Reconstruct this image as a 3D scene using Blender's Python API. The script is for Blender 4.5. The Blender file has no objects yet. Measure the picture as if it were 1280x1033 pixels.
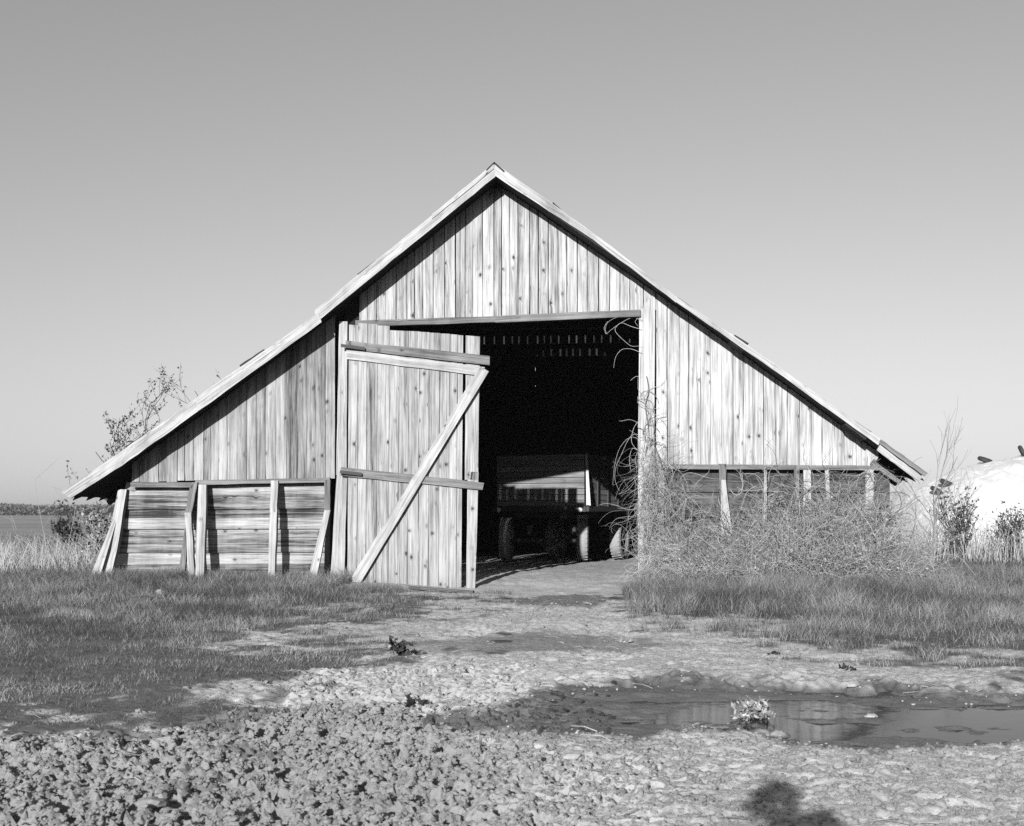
import bpy, math, random
import numpy as np
from mathutils import Vector, Matrix, noise as mnoise
R = math.radians
C = bpy.context.scene.collection
random.seed(7); RNG = np.random.default_rng(7)

# ------------------------------------------------------------------ camera, sky, sun, exposure
F = 1460.0; HOR = 641.0; CAMY = -18.7; CAMZ = 1.09; YAW = math.atan(120/F)
cam_d = bpy.data.cameras.new('camera'); cam = bpy.data.objects.new('camera', cam_d); C.objects.link(cam)
cam.location = (0, CAMY, CAMZ); cam.rotation_euler = (R(90), 0, YAW)
cam_d.sensor_width = 36; cam_d.lens = 36*F/1280; cam_d.shift_y = (HOR-516.5)/1280
cam_d.clip_start = 0.05; cam_d.clip_end = 9000
cam_d.dof.use_dof = True; cam_d.dof.focus_distance = 17.5; cam_d.dof.aperture_fstop = 7.0
bpy.context.scene.camera = cam

SUN_E = R(18.0); SUN_A = R(11.3)            # sun behind the camera, to its left
w = bpy.data.worlds.new("World"); bpy.context.scene.world = w; w.use_nodes = True
nt = w.node_tree; bg = nt.nodes['Background']
sky = nt.nodes.new('ShaderNodeTexSky'); sky.sky_type = 'NISHITA'; sky.sun_disc = False
sky.sun_elevation = SUN_E; sky.sun_rotation = math.pi + SUN_A
sky.air_density = 1.35; sky.dust_density = 0.1; sky.ozone_density = 1.0
sep = nt.nodes.new('ShaderNodeSeparateColor')   # black-and-white film, most sensitive to blue and green
m1 = nt.nodes.new('ShaderNodeMath'); m1.operation = 'MULTIPLY'; m1.inputs[1].default_value = 0.10
m2 = nt.nodes.new('ShaderNodeMath'); m2.operation = 'MULTIPLY_ADD'; m2.inputs[1].default_value = 0.45
nt.links.new(sky.outputs[0], sep.inputs[0]); nt.links.new(sep.outputs[0], m1.inputs[0])
nt.links.new(sep.outputs[1], m2.inputs[0]); nt.links.new(m1.outputs[0], m2.inputs[2])
m3 = nt.nodes.new('ShaderNodeMath'); m3.operation = 'MULTIPLY_ADD'; m3.inputs[1].default_value = 0.45
nt.links.new(sep.outputs[2], m3.inputs[0]); nt.links.new(m2.outputs[0], m3.inputs[2])
nt.links.new(m3.outputs[0], bg.inputs[0]); bg.inputs[1].default_value = 0.090

sd = bpy.data.lights.new('sun', 'SUN'); sun = bpy.data.objects.new('sun', sd); C.objects.link(sun)
sd.energy = 5.0; sd.angle = R(0.5); sd.color = (1, 1, 1)
LDIR = Vector((math.sin(SUN_A)*math.cos(SUN_E), math.cos(SUN_A)*math.cos(SUN_E), -math.sin(SUN_E)))
sun.rotation_euler = LDIR.to_track_quat('-Z', 'Y').to_euler(); sun.location = (-10, -40, 20)
sc = bpy.context.scene
sc.view_settings.view_transform = 'Standard'; sc.view_settings.look = 'None'
sc.view_settings.exposure = 0.12; sc.view_settings.gamma = 1.0
sc.render.engine = 'CYCLES'
sc.cycles.max_bounces = 5; sc.cycles.diffuse_bounces = 0; sc.cycles.glossy_bounces = 3
sc.cycles.use_denoising = False; sc.cycles.sample_clamp_indirect = 3.0; sc.cycles.volume_bounces = 0; sc.cycles.volume_step_rate = 4
sc.cycles.caustics_reflective = False; sc.cycles.caustics_refractive = False

# ------------------------------------------------------------------ photo pixel -> world point
_c, _s = math.cos(YAW), math.sin(YAW)
def ray(px, py):
    u = (px-640)/F; v = (HOR-py)/F
    return Vector((_c*u - _s, _s*u + _c, v))
CAM = Vector((0, CAMY, CAMZ))
def at(px, py, Y=0.0):
    d = ray(px, py); return CAM + d*((Y-CAMY)/d.y)
def at_plane(px, py, p0, n):
    d = ray(px, py); return CAM + d*((p0-CAM).dot(n)/d.dot(n))
def to_px(X, Y, Z=0.0):
    ry = Y-CAMY; dep = np.maximum(-_s*X + _c*ry, .05)
    return 640 + F*(_c*X + _s*ry)/dep, HOR + F*(CAMZ-Z)/dep

# ------------------------------------------------------------------ numpy noise
_T = np.random.default_rng(3).random((256, 256)).astype(np.float32)
def vn(x, y, s=0):
    xi = np.floor(x).astype(np.int64); yi = np.floor(y).astype(np.int64)
    fx = x-xi; fy = y-yi; fx = fx*fx*(3-2*fx); fy = fy*fy*(3-2*fy)
    a = (xi + s*37) & 255; b = (yi + s*91) & 255; a1 = (a+1) & 255; b1 = (b+1) & 255
    return (_T[a, b]*(1-fx)+_T[a1, b]*fx)*(1-fy) + (_T[a, b1]*(1-fx)+_T[a1, b1]*fx)*fy
def fbm(x, y, o=4, s=0):
    r = 0; A = .5; t = 0
    for i in range(o):
        r = r + A*vn(x*2**i+i*17.3, y*2**i+i*5.1, s+i); t += A; A *= .5
    return r/t
def worley(x, y, s=0):
    xi = np.floor(x).astype(np.int64); yi = np.floor(y).astype(np.int64)
    f1 = np.full(x.shape, 9.0); f2 = np.full(x.shape, 9.0); cid = np.zeros(x.shape)
    for i in (-1, 0, 1):
        for j in (-1, 0, 1):
            a = (xi+i+s*13) & 255; b = (yi+j+s*29) & 255
            dx = xi+i+_T[a, b]-x; dy = yi+j+_T[b, a]-y
            d = np.sqrt(dx*dx+dy*dy)
            cl = d < f1
            f2 = np.where(cl, f1, np.minimum(f2, d)); cid = np.where(cl, _T[(a*7+3) & 255, (b*5+1) & 255], cid); f1 = np.where(cl, d, f1)
    return f1, f2, cid
def sst(a, b, x):
    t = np.clip((x-a)/(b-a), 0, 1); return t*t*(3-2*t)

# ------------------------------------------------------------------ ground layout (traced outlines on the ground)
def curve(pts, x): return np.interp(x, [p[0] for p in pts], [p[1] for p in pts])
PL2 = ([(560, 900), (640, 880), (720, 862), (850, 852), (950, 860), (1100, 863), (1280, 872), (1700, 880)],
       [(560, 900), (640, 908), (700, 916), (790, 926), (850, 914), (940, 908), (1010, 928), (1100, 934), (1280, 926), (1700, 930)])
PL1 = ([(500, 800), (560, 793), (700, 789), (800, 794), (840, 803)], [(500, 806), (560, 812), (700, 813), (800, 809), (840, 803)])
PL3 = ([(640, 750), (680, 743), (740, 740), (765, 748)], [(640, 752), (680, 757), (740, 757), (765, 748)])
def band(p, px, py, nz):
    up = curve(p[0], px); lo = curve(p[1], px)
    return np.minimum(np.minimum(py-up, lo-py), np.minimum(px-p[0][0][0], p[0][-1][0]-px)*.25) + nz
def masks(X, Y):
    px, py = to_px(X, Y); front = (Y-CAMY) > 1.5
    n1 = fbm(X*1.3, Y*1.3, 4, 1)-.5; n2 = fbm(X*4.5, Y*4.5, 3, 5)-.5
    k = 1.0/np.maximum(Y-CAMY, 3)
    bl = curve([(-400, 975), (0, 948), (200, 922), (300, 872), (380, 822), (450, 793), (505, 765), (520, 742), (540, 700)], px)
    gl = sst(-1, 1, (bl - py)*.032 + n1*9 + n2*8) * (px < 640)
    br = curve([(755, 700), (768, 744), (800, 760), (900, 783), (1000, 795), (1130, 812), (1280, 840), (1800, 870)], px)
    gr = sst(-1, 1, (br - py)*.07 + n1*5 + n2*6) * (px > 762)
    inside = ((X > -8.1) & (X < 4.75) & (Y > 0.1) & (Y < 14.2))
    drive = ((X > -4.1) & (X < .45) & (Y > -2))
    grass = np.clip(np.maximum(gl, gr), 0, 1)
    grass = np.where(front & (py < 705), 1.0, grass)
    grass = np.where(inside | drive, 0.0, grass); grass = np.where(front, grass, 0.0)
    cl = curve([(-400, 905), (0, 918), (200, 912), (330, 885), (430, 868), (520, 885), (600, 915), (700, 938), (1280, 936), (1700, 930)], px)
    clod = sst(-14, 14, py - cl + n1*30) * (py < 6000)
    clod = clod*np.interp(px, [560, 900], [1.0, .26])
    rough = sst(0, 1, np.minimum(np.minimum((px-300)/80, (700-px)/60), np.minimum((py-815)/25, (925-py)/15)))*.55
    clod = np.where(front, np.maximum(np.maximum(clod, rough), .24*(1-.8*grass)), .6)
    d2 = band(PL2, px, py, n1*20 + n2*14 + (fbm(X*14, Y*18, 3, 71)-.5)*16); d1 = band(PL1, px, py, n1*5+n2*5); d3 = band(PL3, px, py, n1*5+n2*3)
    return px, py, grass, clod, d1, d2, d3, inside
TRACKS = [(-2.6, -12.4, .3, -10.9), (-1.9, -13.2, 1.4, -11.4), (-1.5, -11.6, -.9, -3.5), (-.1, -10.2, .1, -3.5)]
def ground(X, Y, full=False):
    px, py, grass, clod, d1, d2, d3, inside = masks(X, Y)
    z = -.17*np.exp(-((X+1.4)/2.0)**2 - ((Y+1.0)/1.5)**2)
    z += .10*sst(.4, 1.4, X)*np.exp(-((Y+.2)/1.6)**2)*(1-sst(5.5, 8, X))
    z += (fbm(X*.45, Y*.45, 3, 9)-.5)*.10 * sst(0, 3, np.abs(Y+.5)) * (1-sst(60, 120, np.abs(Y)+np.abs(X)))
    z += (fbm(X*3, Y*3, 4, 2)-.5)*.045 + (fbm(X*9, Y*9, 3, 12)-.5)*.03*(1-grass)
    near = (Y < 2) & (Y > -20) & (np.abs(X) < 14)
    b2 = sst(-7, 7, d2)
    lump = np.zeros_like(X); cid = np.zeros_like(X)
    m = near & (Y < -1.5)
    if m.any():
        x = X[m]; y = Y[m]
        wx = x + (vn(x*9, y*9, 3)-.5)*.08; wy = y + (vn(x*9+50, y*9, 4)-.5)*.08
        f1, f2, c1 = worley(wx*12, wy*12, 1); g1, g2, c2 = worley(wx*27, wy*27, 2); h1, h2, c3 = worley(wx*50, wy*50, 3)
        L = (1-f1*f1*1.3)*(c1*.9+.1)*.013*sst(.28, .8, clod[m]) + np.clip(1-g1*g1*1.5, -.4, 1)*(c2**1.5)*.034 + np.clip(1-h1*h1*1.6, -.5, 1)*(c3**1.5)*.022
        hole = sst(.56, .70, vn(x*23, y*29, 11))*.05
        k = np.maximum(clod[m], .5*b2[m]*sst(800, 700, px[m]))*(1-b2[m]*.75*sst(640, 800, px[m]))
        lump[m] = (L-.03-hole)*k + (fbm(x*30, y*30, 3, 8)-.5)*.012*(1-b2[m]*.7)*(1-sst(-2, 3, d1[m])*.2)
        cid[m] = c2*.6+c1*.4
    z = z + lump
    rut = (fbm(X*5+Y*1.5, Y*2.2, 3, 21)-.5)*.06*np.clip(1-grass, 0, 1)*sst(-9, -11, Y)*(1-clod)*(1-b2)
    z = z + np.where(near, rut, 0)
    # tyre tracks: pressed lug prints
    for (ax_, ay_, bx_, by_) in TRACKS:
        L_ = math.hypot(bx_-ax_, by_-ay_); ux, uy = (bx_-ax_)/L_, (by_-ay_)/L_; al = (X-ax_)*ux+(Y-ay_)*uy; ac = -(X-ax_)*uy+(Y-ay_)*ux+.10*np.sin(al*1.1)
        k_ = sst(.24, .17, np.abs(ac))*sst(-.1, .3, al)*sst(L_+.1, L_-.3, al)*np.clip(1-grass*1.3, 0, 1)*(1-b2)
        z = z + k_*(-.014+.010*np.tanh(2.5*np.sin(2*math.pi*(al+np.abs(ac)*.8*np.sign(ac))/.14))*(.4+fbm(X*3, Y*3, 2, 44)))
    # puddle hollow: level floor below the water line
    mud = (fbm(X*1.6, Y*4.0, 4, 31)-.5)
    z2 = -.047 + mud*.085 + .006*sst(1000, 1150, px) + (fbm(X*9, Y*22, 4, 33)-.5)*.035 + .035*sst(1000, 720, px)
    z2 = z2 + .03*sst(770, 690, px)*sst(862, 872, py); z2 = np.minimum(z2, .0) + (lump+.004)*1.1*sst(820, 700, px)
    z = z*(1-b2) + z2*b2
    b1 = sst(-3, 3, d1); z = z*(1-b1*.45) - .010*b1
    if full: return z, px, py, grass, clod, d1, d2, d3, cid, inside
    return z
def gz(x, y): return float(ground(np.array([float(x)]), np.array([float(y)]))[0])

# ------------------------------------------------------------------ mesh helpers
def npmesh(name, V, faces_flat, tot, attrs=None, uv=None, smooth=False):
    me = bpy.data.meshes.new(name)
    V = np.asarray(V, np.float32); faces_flat = np.asarray(faces_flat, np.int32); tot = np.asarray(tot, np.int32)
    me.vertices.add(len(V)); me.vertices.foreach_set('co', V.ravel())
    me.loops.add(len(faces_flat)); me.loops.foreach_set('vertex_index', faces_flat)
    me.polygons.add(len(tot)); st = np.concatenate([[0], np.cumsum(tot)[:-1]]).astype(np.int32)
    me.polygons.foreach_set('loop_start', st); me.polygons.foreach_set('loop_total', tot)
    me.polygons.foreach_set('use_smooth', np.full(len(tot), bool(smooth)))
    me.update(calc_edges=True)
    if attrs:
        for k, a in attrs.items():
            a = np.asarray(a, np.float32)
            if a.ndim == 1: at_ = me.attributes.new(k, 'FLOAT', 'POINT'); at_.data.foreach_set('value', a)
            else:
                at_ = me.attributes.new(k, 'FLOAT_VECTOR', 'POINT'); at_.data.foreach_set('vector', a.ravel())
    if uv is not None:
        l = me.uv_layers.new(name='grain'); l.data.foreach_set('uv', np.asarray(uv, np.float32).ravel())
    return me
def link(name, me, mat, parent=None, smooth=False):
    o = bpy.data.objects.new(name, me); C.objects.link(o)
    if mat and me: me.materials.append(mat)
    if parent is not None:
        o.parent = parent
        o.matrix_parent_inverse = parent.matrix_world.inverted() if parent.parent is None else Matrix.Identity(4)
    return o
def tag(o, label=None, cat=None, group=None, kind=None):
    if label: o['label'] = label
    if cat: o['category'] = cat
    if group: o['group'] = group
    if kind: o['kind'] = kind
    return o
def empty(name, loc, label, cat, group=None, rz=0.0):
    o = bpy.data.objects.new(name, None); C.objects.link(o); o.location = loc; o.rotation_euler = (0, 0, rz)
    o.empty_display_size = .2
    o.matrix_world = Matrix.Translation(loc) @ Matrix.Rotation(rz, 4, 'Z')
    return tag(o, label, cat, group)

class MB:
    """collects planks, boxes and tubes; build() links them as one mesh with grain uv and a per-piece tone"""
    def __init__(s): s.v = []; s.f = []; s.uv = []; s.t = []
    def plank(s, A0, B0, A1, B1, n, t, segs=1, jit=0.0, tone=None, bow=0.0):
        # A/B = the two long edges of the front face (0 = start, 1 = end); n = outward direction; t = thickness
        A0, B0, A1, B1 = map(Vector, (A0, B0, A1, B1)); n = Vector(n).normalized()
        tone = random.random() if tone is None else tone
        o = len(s.v); L = ((A1-A0).length+(B1-B0).length)/2; W = (B0-A0).length
        ru, rv = random.random()*40, random.random()*40
        wd = (B0-A0).normalized()
        for i in range(segs+1):
            k = i/segs; a = A0.lerp(A1, k); b = B0.lerp(B1, k)
            ja = random.uniform(-jit, jit); jb = random.uniform(-jit, jit); q = n*(bow*math.sin(math.pi*k))
            a = a+wd*ja+q; b = b+wd*jb+q
            s.v += [a, b, b-n*t, a-n*t]; s.t += [tone]*4
        us = [0, W, W+t, 2*W+t, 2*W+2*t]
        for i in range(segs):
            v0 = rv+L*i/segs; v1 = rv+L*(i+1)/segs; b0 = o+4*i; b1 = b0+4
            for j in range(4):
                jn = (j+1) % 4
                s.f.append((b0+j, b0+jn, b1+jn, b1+j))
                s.uv += [(ru+us[j], v0), (ru+us[j+1], v0), (ru+us[j+1], v1), (ru+us[j], v1)]
        for (r, base) in ((0, o), (1, o+4*segs)):
            q = [base+3, base+2, base+1, base] if r == 0 else [base, base+1, base+2, base+3]
            s.f.append(tuple(q)); s.uv += [(ru, rv), (ru+.05, rv), (ru+.05, rv+.05), (ru, rv+.05)]
    def beam(s, P, Q, w, t, up=(0, 0, 1), segs=1, jit=0.0, w1=None, tone=None):
        # square timber: w measured along 'side', t along n
        P, Q = Vector(P), Vector(Q); d = (Q-P).normalized(); n = Vector(up) - d*Vector(up).dot(d); n.normalize()
        side = n.cross(d); w1 = w if w1 is None else w1
        s.plank(P-side*w/2+n*t/2, P+side*w/2+n*t/2, Q-side*w1/2+n*t/2, Q+side*w1/2+n*t/2, n, t, segs, jit, tone)
    def tube(s, pts, rads, n=8, cap=True, tone=.5):
        pts = [Vector(p) for p in pts]; o = len(s.v); up = Vector((0, 0, 1))
        for i, p in enumerate(pts):
            d = (pts[min(i+1, len(pts)-1)]-pts[max(i-1, 0)]).normalized()
            a = d.cross(up) if abs(d.z) < .95 else d.cross(Vector((1, 0, 0))); a.normalize(); b = d.cross(a)
            r = rads[i] if hasattr(rads, '__len__') else rads
            for j in range(n):
                an = 2*math.pi*j/n; s.v.append(p+(a*math.cos(an)+b*math.sin(an))*r); s.t.append(tone)
        for i in range(len(pts)-1):
            for j in range(n):
                jn = (j+1) % n; q = o+i*n
                s.f.append((q+j, q+jn, q+n+jn, q+n+j)); s.uv += [(j/n*.3, i*.2), ((j+1)/n*.3, i*.2), ((j+1)/n*.3, i*.2+.2), (j/n*.3, i*.2+.2)]
        if cap:
            for base, rev in ((o, 0), (o+(len(pts)-1)*n, 1)):
                q = list(range(base, base+n)); q = q if rev else q[::-1]
                s.f.append(tuple(q)); s.uv += [(0, 0)]*n
    def lathe(s, origin, axis, prof, n=28, tone=.5):
        # prof: (distance along axis, radius)
        origin = Vector(origin); axis = Vector(axis).normalized()
        a = axis.cross(Vector((0, 0, 1))); a.normalize(); b = axis.cross(a); o = len(s.v)
        for (h, r) in prof:
            for j in range(n):
                an = 2*math.pi*j/n; s.v.append(origin+axis*h+(a*math.cos(an)+b*math.sin(an))*r); s.t.append(tone)
        for i in range(len(prof)-1):
            for j in range(n):
                jn = (j+1) % n; q = o+i*n
                s.f.append((q+j, q+jn, q+n+jn, q+n+j)); s.uv += [(j/n, i*.1), ((j+1)/n, i*.1), ((j+1)/n, i*.1+.1), (j/n, i*.1+.1)]
    def poly(s, pts, tone=.5):
        o = len(s.v); s.v += [Vector(p) for p in pts]; s.t += [tone]*len(pts)
        s.f.append(tuple(range(o, o+len(pts)))); s.uv += [(p[0], p[2]) for p in pts]
    def build(s, name, mat, parent=None, smooth=False):
        tot = [len(f) for f in s.f]; flat = [i for f in s.f for i in f]
        me = npmesh(name, [tuple(v) for v in s.v], flat, tot, {'tone': s.t}, s.uv, smooth)
        return link(name, me, mat, parent)

# ------------------------------------------------------------------ materials
def newmat(name):
    m = bpy.data.materials.new(name); m.use_nodes = True; t = m.node_tree
    b = t.nodes['Principled BSDF']; return m, t, b
class N:
    def __init__(s, t): s.t = t
    def n(s, typ, **kw):
        x = s.t.nodes.new(typ)
        for k, v in kw.items(): setattr(x, k, v)
        return x
    def link(s, a, b): s.t.links.new(a, b)
    def math(s, op, a, b=None, c=None, clamp=False):
        x = s.n('ShaderNodeMath', operation=op); x.use_clamp = clamp
        for i, q in enumerate((a, b, c)):
            if q is None: continue
            if isinstance(q, (int, float)): x.inputs[i].default_value = q
            else: s.link(q, x.inputs[i])
        return x.outputs[0]
    def noise(s, vec, scale, detail=4, rough=.55, dist=0):
        x = s.n('ShaderNodeTexNoise'); x.inputs['Scale'].default_value = scale; x.inputs['Detail'].default_value = detail
        x.inputs['Roughness'].default_value = rough; x.inputs['Distortion'].default_value = dist
        if vec is not None: s.link(vec, x.inputs['Vector'])
        return x.outputs[0]
    def scale(s, vec, sx, sy, sz):
        x = s.n('ShaderNodeMapping'); x.inputs['Scale'].default_value = (sx, sy, sz); s.link(vec, x.inputs['Vector']); return x.outputs[0]
    def ramp(s, fac, a, b, c=0.0, d=1.0):
        x = s.n('ShaderNodeMapRange'); x.interpolation_type = 'SMOOTHSTEP'
        x.inputs[1].default_value = a; x.inputs[2].default_value = b; x.inputs[3].default_value = c; x.inputs[4].default_value = d
        s.link(fac, x.inputs[0]); return x.outputs[0]
    def attr(s, name): x = s.n('ShaderNodeAttribute'); x.attribute_name = name; return x
    def bump(s, h, strength, dist, bsdf):
        x = s.n('ShaderNodeBump'); x.inputs['Strength'].default_value = strength; x.inputs['Distance'].default_value = dist
        s.link(h, x.inputs['Height']); s.link(x.outputs[0], bsdf.inputs['Normal'])

def wood(name, base, contrast=1.0, knots=1.0, stain=.35, tonevar=.28, dirt=0.0):
    m, t, b = newmat(name); q = N(t)
    uv = q.n('ShaderNodeUVMap'); uv.uv_map = 'grain'; u = uv.outputs[0]
    geo = q.n('ShaderNodeNewGeometry'); pos = geo.outputs['Position']; tone = q.attr('tone').outputs['Fac']
    kv = q.n('ShaderNodeTexVoronoi'); kv.inputs['Scale'].default_value = 5.4; q.link(q.scale(u, 1, .8, 1), kv.inputs['Vector'])
    gate = q.n('ShaderNodeSeparateColor'); q.link(kv.outputs['Color'], gate.inputs[0])
    on = q.math('GREATER_THAN', gate.outputs[0], .24)
    kd = q.math('ADD', kv.outputs['Distance'], q.math('MULTIPLY', gate.outputs[1], -.02))
    knot = q.math('MULTIPLY', q.ramp(kd, .07, .125, 1, 0), on)
    halo = q.math('MULTIPLY', q.ramp(kd, .08, .30, 1, 0), on)
    # grain bends round the knots
    sx = q.n('ShaderNodeSeparateXYZ'); q.link(u, sx.inputs[0])
    uu = q.math('ADD', sx.outputs[0], q.math('MULTIPLY', halo, .022))
    cb = q.n('ShaderNodeCombineXYZ'); q.link(uu, cb.inputs[0]); q.link(sx.outputs[1], cb.inputs[1]); gv = cb.outputs[0]
    fine = q.noise(q.scale(gv, 95, 2.2, 1), 1.0, 5, .65)
    mid = q.noise(q.scale(gv, 26, .7, 1), 1.0, 4, .6, .3)
    broad = q.noise(q.scale(gv, 7, .55, 1), 1.0, 4, .6, .6)
    patch = q.noise(pos, .9, 5, .62); patch2 = q.noise(q.scale(pos, 2.6, 2.6, .8), 1.0, 5, .65)
    fac = q.math('ADD', q.math('MULTIPLY', q.math('SUBTRACT', fine, .5), 1.6*contrast), q.math('MULTIPLY', q.math('SUBTRACT', mid, .5), 1.7*contrast))
    fac = q.math('ADD', fac, q.math('MULTIPLY', q.math('SUBTRACT', broad, .5), 1.2*contrast))
    crack = q.ramp(q.noise(q.scale(gv, 60, .6, 1), 1.0, 3, .5), .30, .35, 1, 0)
    st = q.math('ADD', q.math('MULTIPLY', q.math('SUBTRACT', patch, .5), 1.3*stain), q.math('MULTIPLY', q.math('SUBTRACT', patch2, .5), 2.8*stain))
    v = q.math('ADD', q.math('ADD', fac, st), q.math('MULTIPLY', q.math('SUBTRACT', tone, .5), tonevar))
    v = q.math('ADD', v, 1.0)
    v = q.math('MULTIPLY', v, base)
    # a dark weather streak running down each knot's board
    v = q.math('MULTIPLY', v, q.math('SUBTRACT', 1.0, q.math('MULTIPLY', halo, .34*knots)))
    v = q.math('MULTIPLY', v, q.math('SUBTRACT', 1.0, q.math('MULTIPLY', knot, .78*knots)))
    v = q.math('MULTIPLY', v, q.math('SUBTRACT', 1.0, q.math('MULTIPLY', crack, .55)))
    v = q.math('MINIMUM', q.math('MAXIMUM', v, base*.16), .72)
    cc = q.n('ShaderNodeCombineColor')
    for i in range(3): q.link(v, cc.inputs[i])
    q.link(cc.outputs[0], b.inputs['Base Color'])
    b.inputs['Roughness'].default_value = .85; b.inputs['Specular IOR Level'].default_value = .18
    h = q.math('SUBTRACT', q.math('ADD', fine, q.math('MULTIPLY', mid, .6)), crack)
    q.bump(h, .55, .004, b)
    return m
def plain(name, v, rough=.8, nscale=8, namp=.3, spec=.3, bump=0.0, metal=0.0):
    m, t, b = newmat(name); q = N(t); tc = q.n('ShaderNodeTexCoord')
    geo = q.n('ShaderNodeNewGeometry')
    n1 = q.noise(geo.outputs['Position'], nscale, 5, .6); tone = q.attr('tone').outputs['Fac']
    f = q.math('MULTIPLY', q.math('ADD', 1.0, q.math('MULTIPLY', q.math('SUBTRACT', n1, .5), namp*2)), v)
    cc = q.n('ShaderNodeCombineColor')
    for i in range(3): q.link(f, cc.inputs[i])
    q.link(cc.outputs[0], b.inputs['Base Color']); b.inputs['Roughness'].default_value = rough
    b.inputs['Specular IOR Level'].default_value = spec; b.inputs['Metallic'].default_value = metal
    if bump: q.bump(n1, bump, .01, b)
    return m
def toned(name, lo, hi, rough=.8, translucent=0.0):
    m, t, b = newmat(name); q = N(t); tone = q.attr('tone').outputs['Fac']
    f = q.math('MULTIPLY_ADD', tone, hi-lo, lo); cc = q.n('ShaderNodeCombineColor')
    for i in range(3): q.link(f, cc.inputs[i])
    q.link(cc.outputs[0], b.inputs['Base Color']); b.inputs['Roughness'].default_value = rough
    b.inputs['Specular IOR Level'].default_value = .15
    return m
M = {}
M['gable'] = wood('weathered_pale_boards', .44, 1.25, 1.0, .42, .35)
M['right'] = wood('bleached_boards', .47, 1.2, 1.0, .36, .3)
M['left'] = wood('weathered_grey_boards', .30, 1.3, .9, .5, .45)
M['door'] = wood('door_boards', .35, 1.2, .9, .36, .3)
M['batten'] = wood('batten_wood', .19, 1.2, .6, .4, .3)
M['pale'] = wood('pale_batten_wood', .42, .9, .7, .3, .2)
M['beam'] = wood('dark_beam_wood', .19, 1.1, .5, .4, .3)
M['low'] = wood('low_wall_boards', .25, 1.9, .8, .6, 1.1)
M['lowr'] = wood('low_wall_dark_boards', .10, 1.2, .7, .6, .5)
M['post'] = wood('post_wood', .40, 1.0, .7, .4, .25)
M['rake'] = wood('bargeboard_wood', .42, 1.0, .3, .4, .15)
M['inner'] = wood('inner_wood_shaded', .025, 1, .4, .3, .3)  # near-black colour deepens the shade inside the barn
M['trailer'] = wood('trailer_boards', .28, .8, .2, .3, .35)
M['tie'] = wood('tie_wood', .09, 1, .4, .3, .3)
M['slate'] = plain('roof_slate_shaded', .035, .85, 14, .45, bump=.3)  # slate darkened so the shaded roof underside reads black
M['iron'] = plain('painted_iron', .07, .55, 30, .4)
M['darkiron'] = plain('dark_iron', .05, .6, 30, .4)
M['rubber'] = plain('dusty_sunlit_rubber', .40, .9, 60, .55, bump=.6)  # dusty tyre, its colour lightened further to look sunlit
M['rim'] = plain('rim_paint', .7, .5, 30, .2)
M['lamp'] = plain('lamp_glass', .8, .15, 20, .05, .6)
M['tarp'] = plain('white_sheeting', .76, .6, 3.0, .12, .2, bump=1.0)
M['stone'] = plain('dry_clod', .285, .95, 30, .35, .1, bump=.6)
M['stonepale'] = plain('pale_stone', .46, .9, 25, .2, .1, bump=.4)
M['vine'] = toned('dead_vine_bark', .16, .66)
M['vinedark'] = toned('bramble_bark', .05, .30)
M['bark'] = toned('twig_bark', .06, .13)
M['palebark'] = toned('pale_twig_bark', .16, .34)
M['leaf'] = toned('leaf_buds', .03, .10)
M['farleaf'] = toned('far_foliage_hazed', .09, .2)  # leaf colour lightened to add to the thin distance haze
M['mud'] = plain('wet_mud', .045, .5, 30, .3)
M['bud'] = toned('grey_buds', .06, .18)
M['reed'] = toned('dry_reed', .22, .55)
M['grass'] = toned('green_grass', .055, .38, .7)
M['weed'] = toned('dark_weed', .02, .07)
M['skin'] = plain('skin', .4, .6, 20, .05); M['cloth'] = plain('dark_jacket', .06, .9, 20, .2); M['hair'] = plain('hair', .04, .7, 20, .2)

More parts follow.
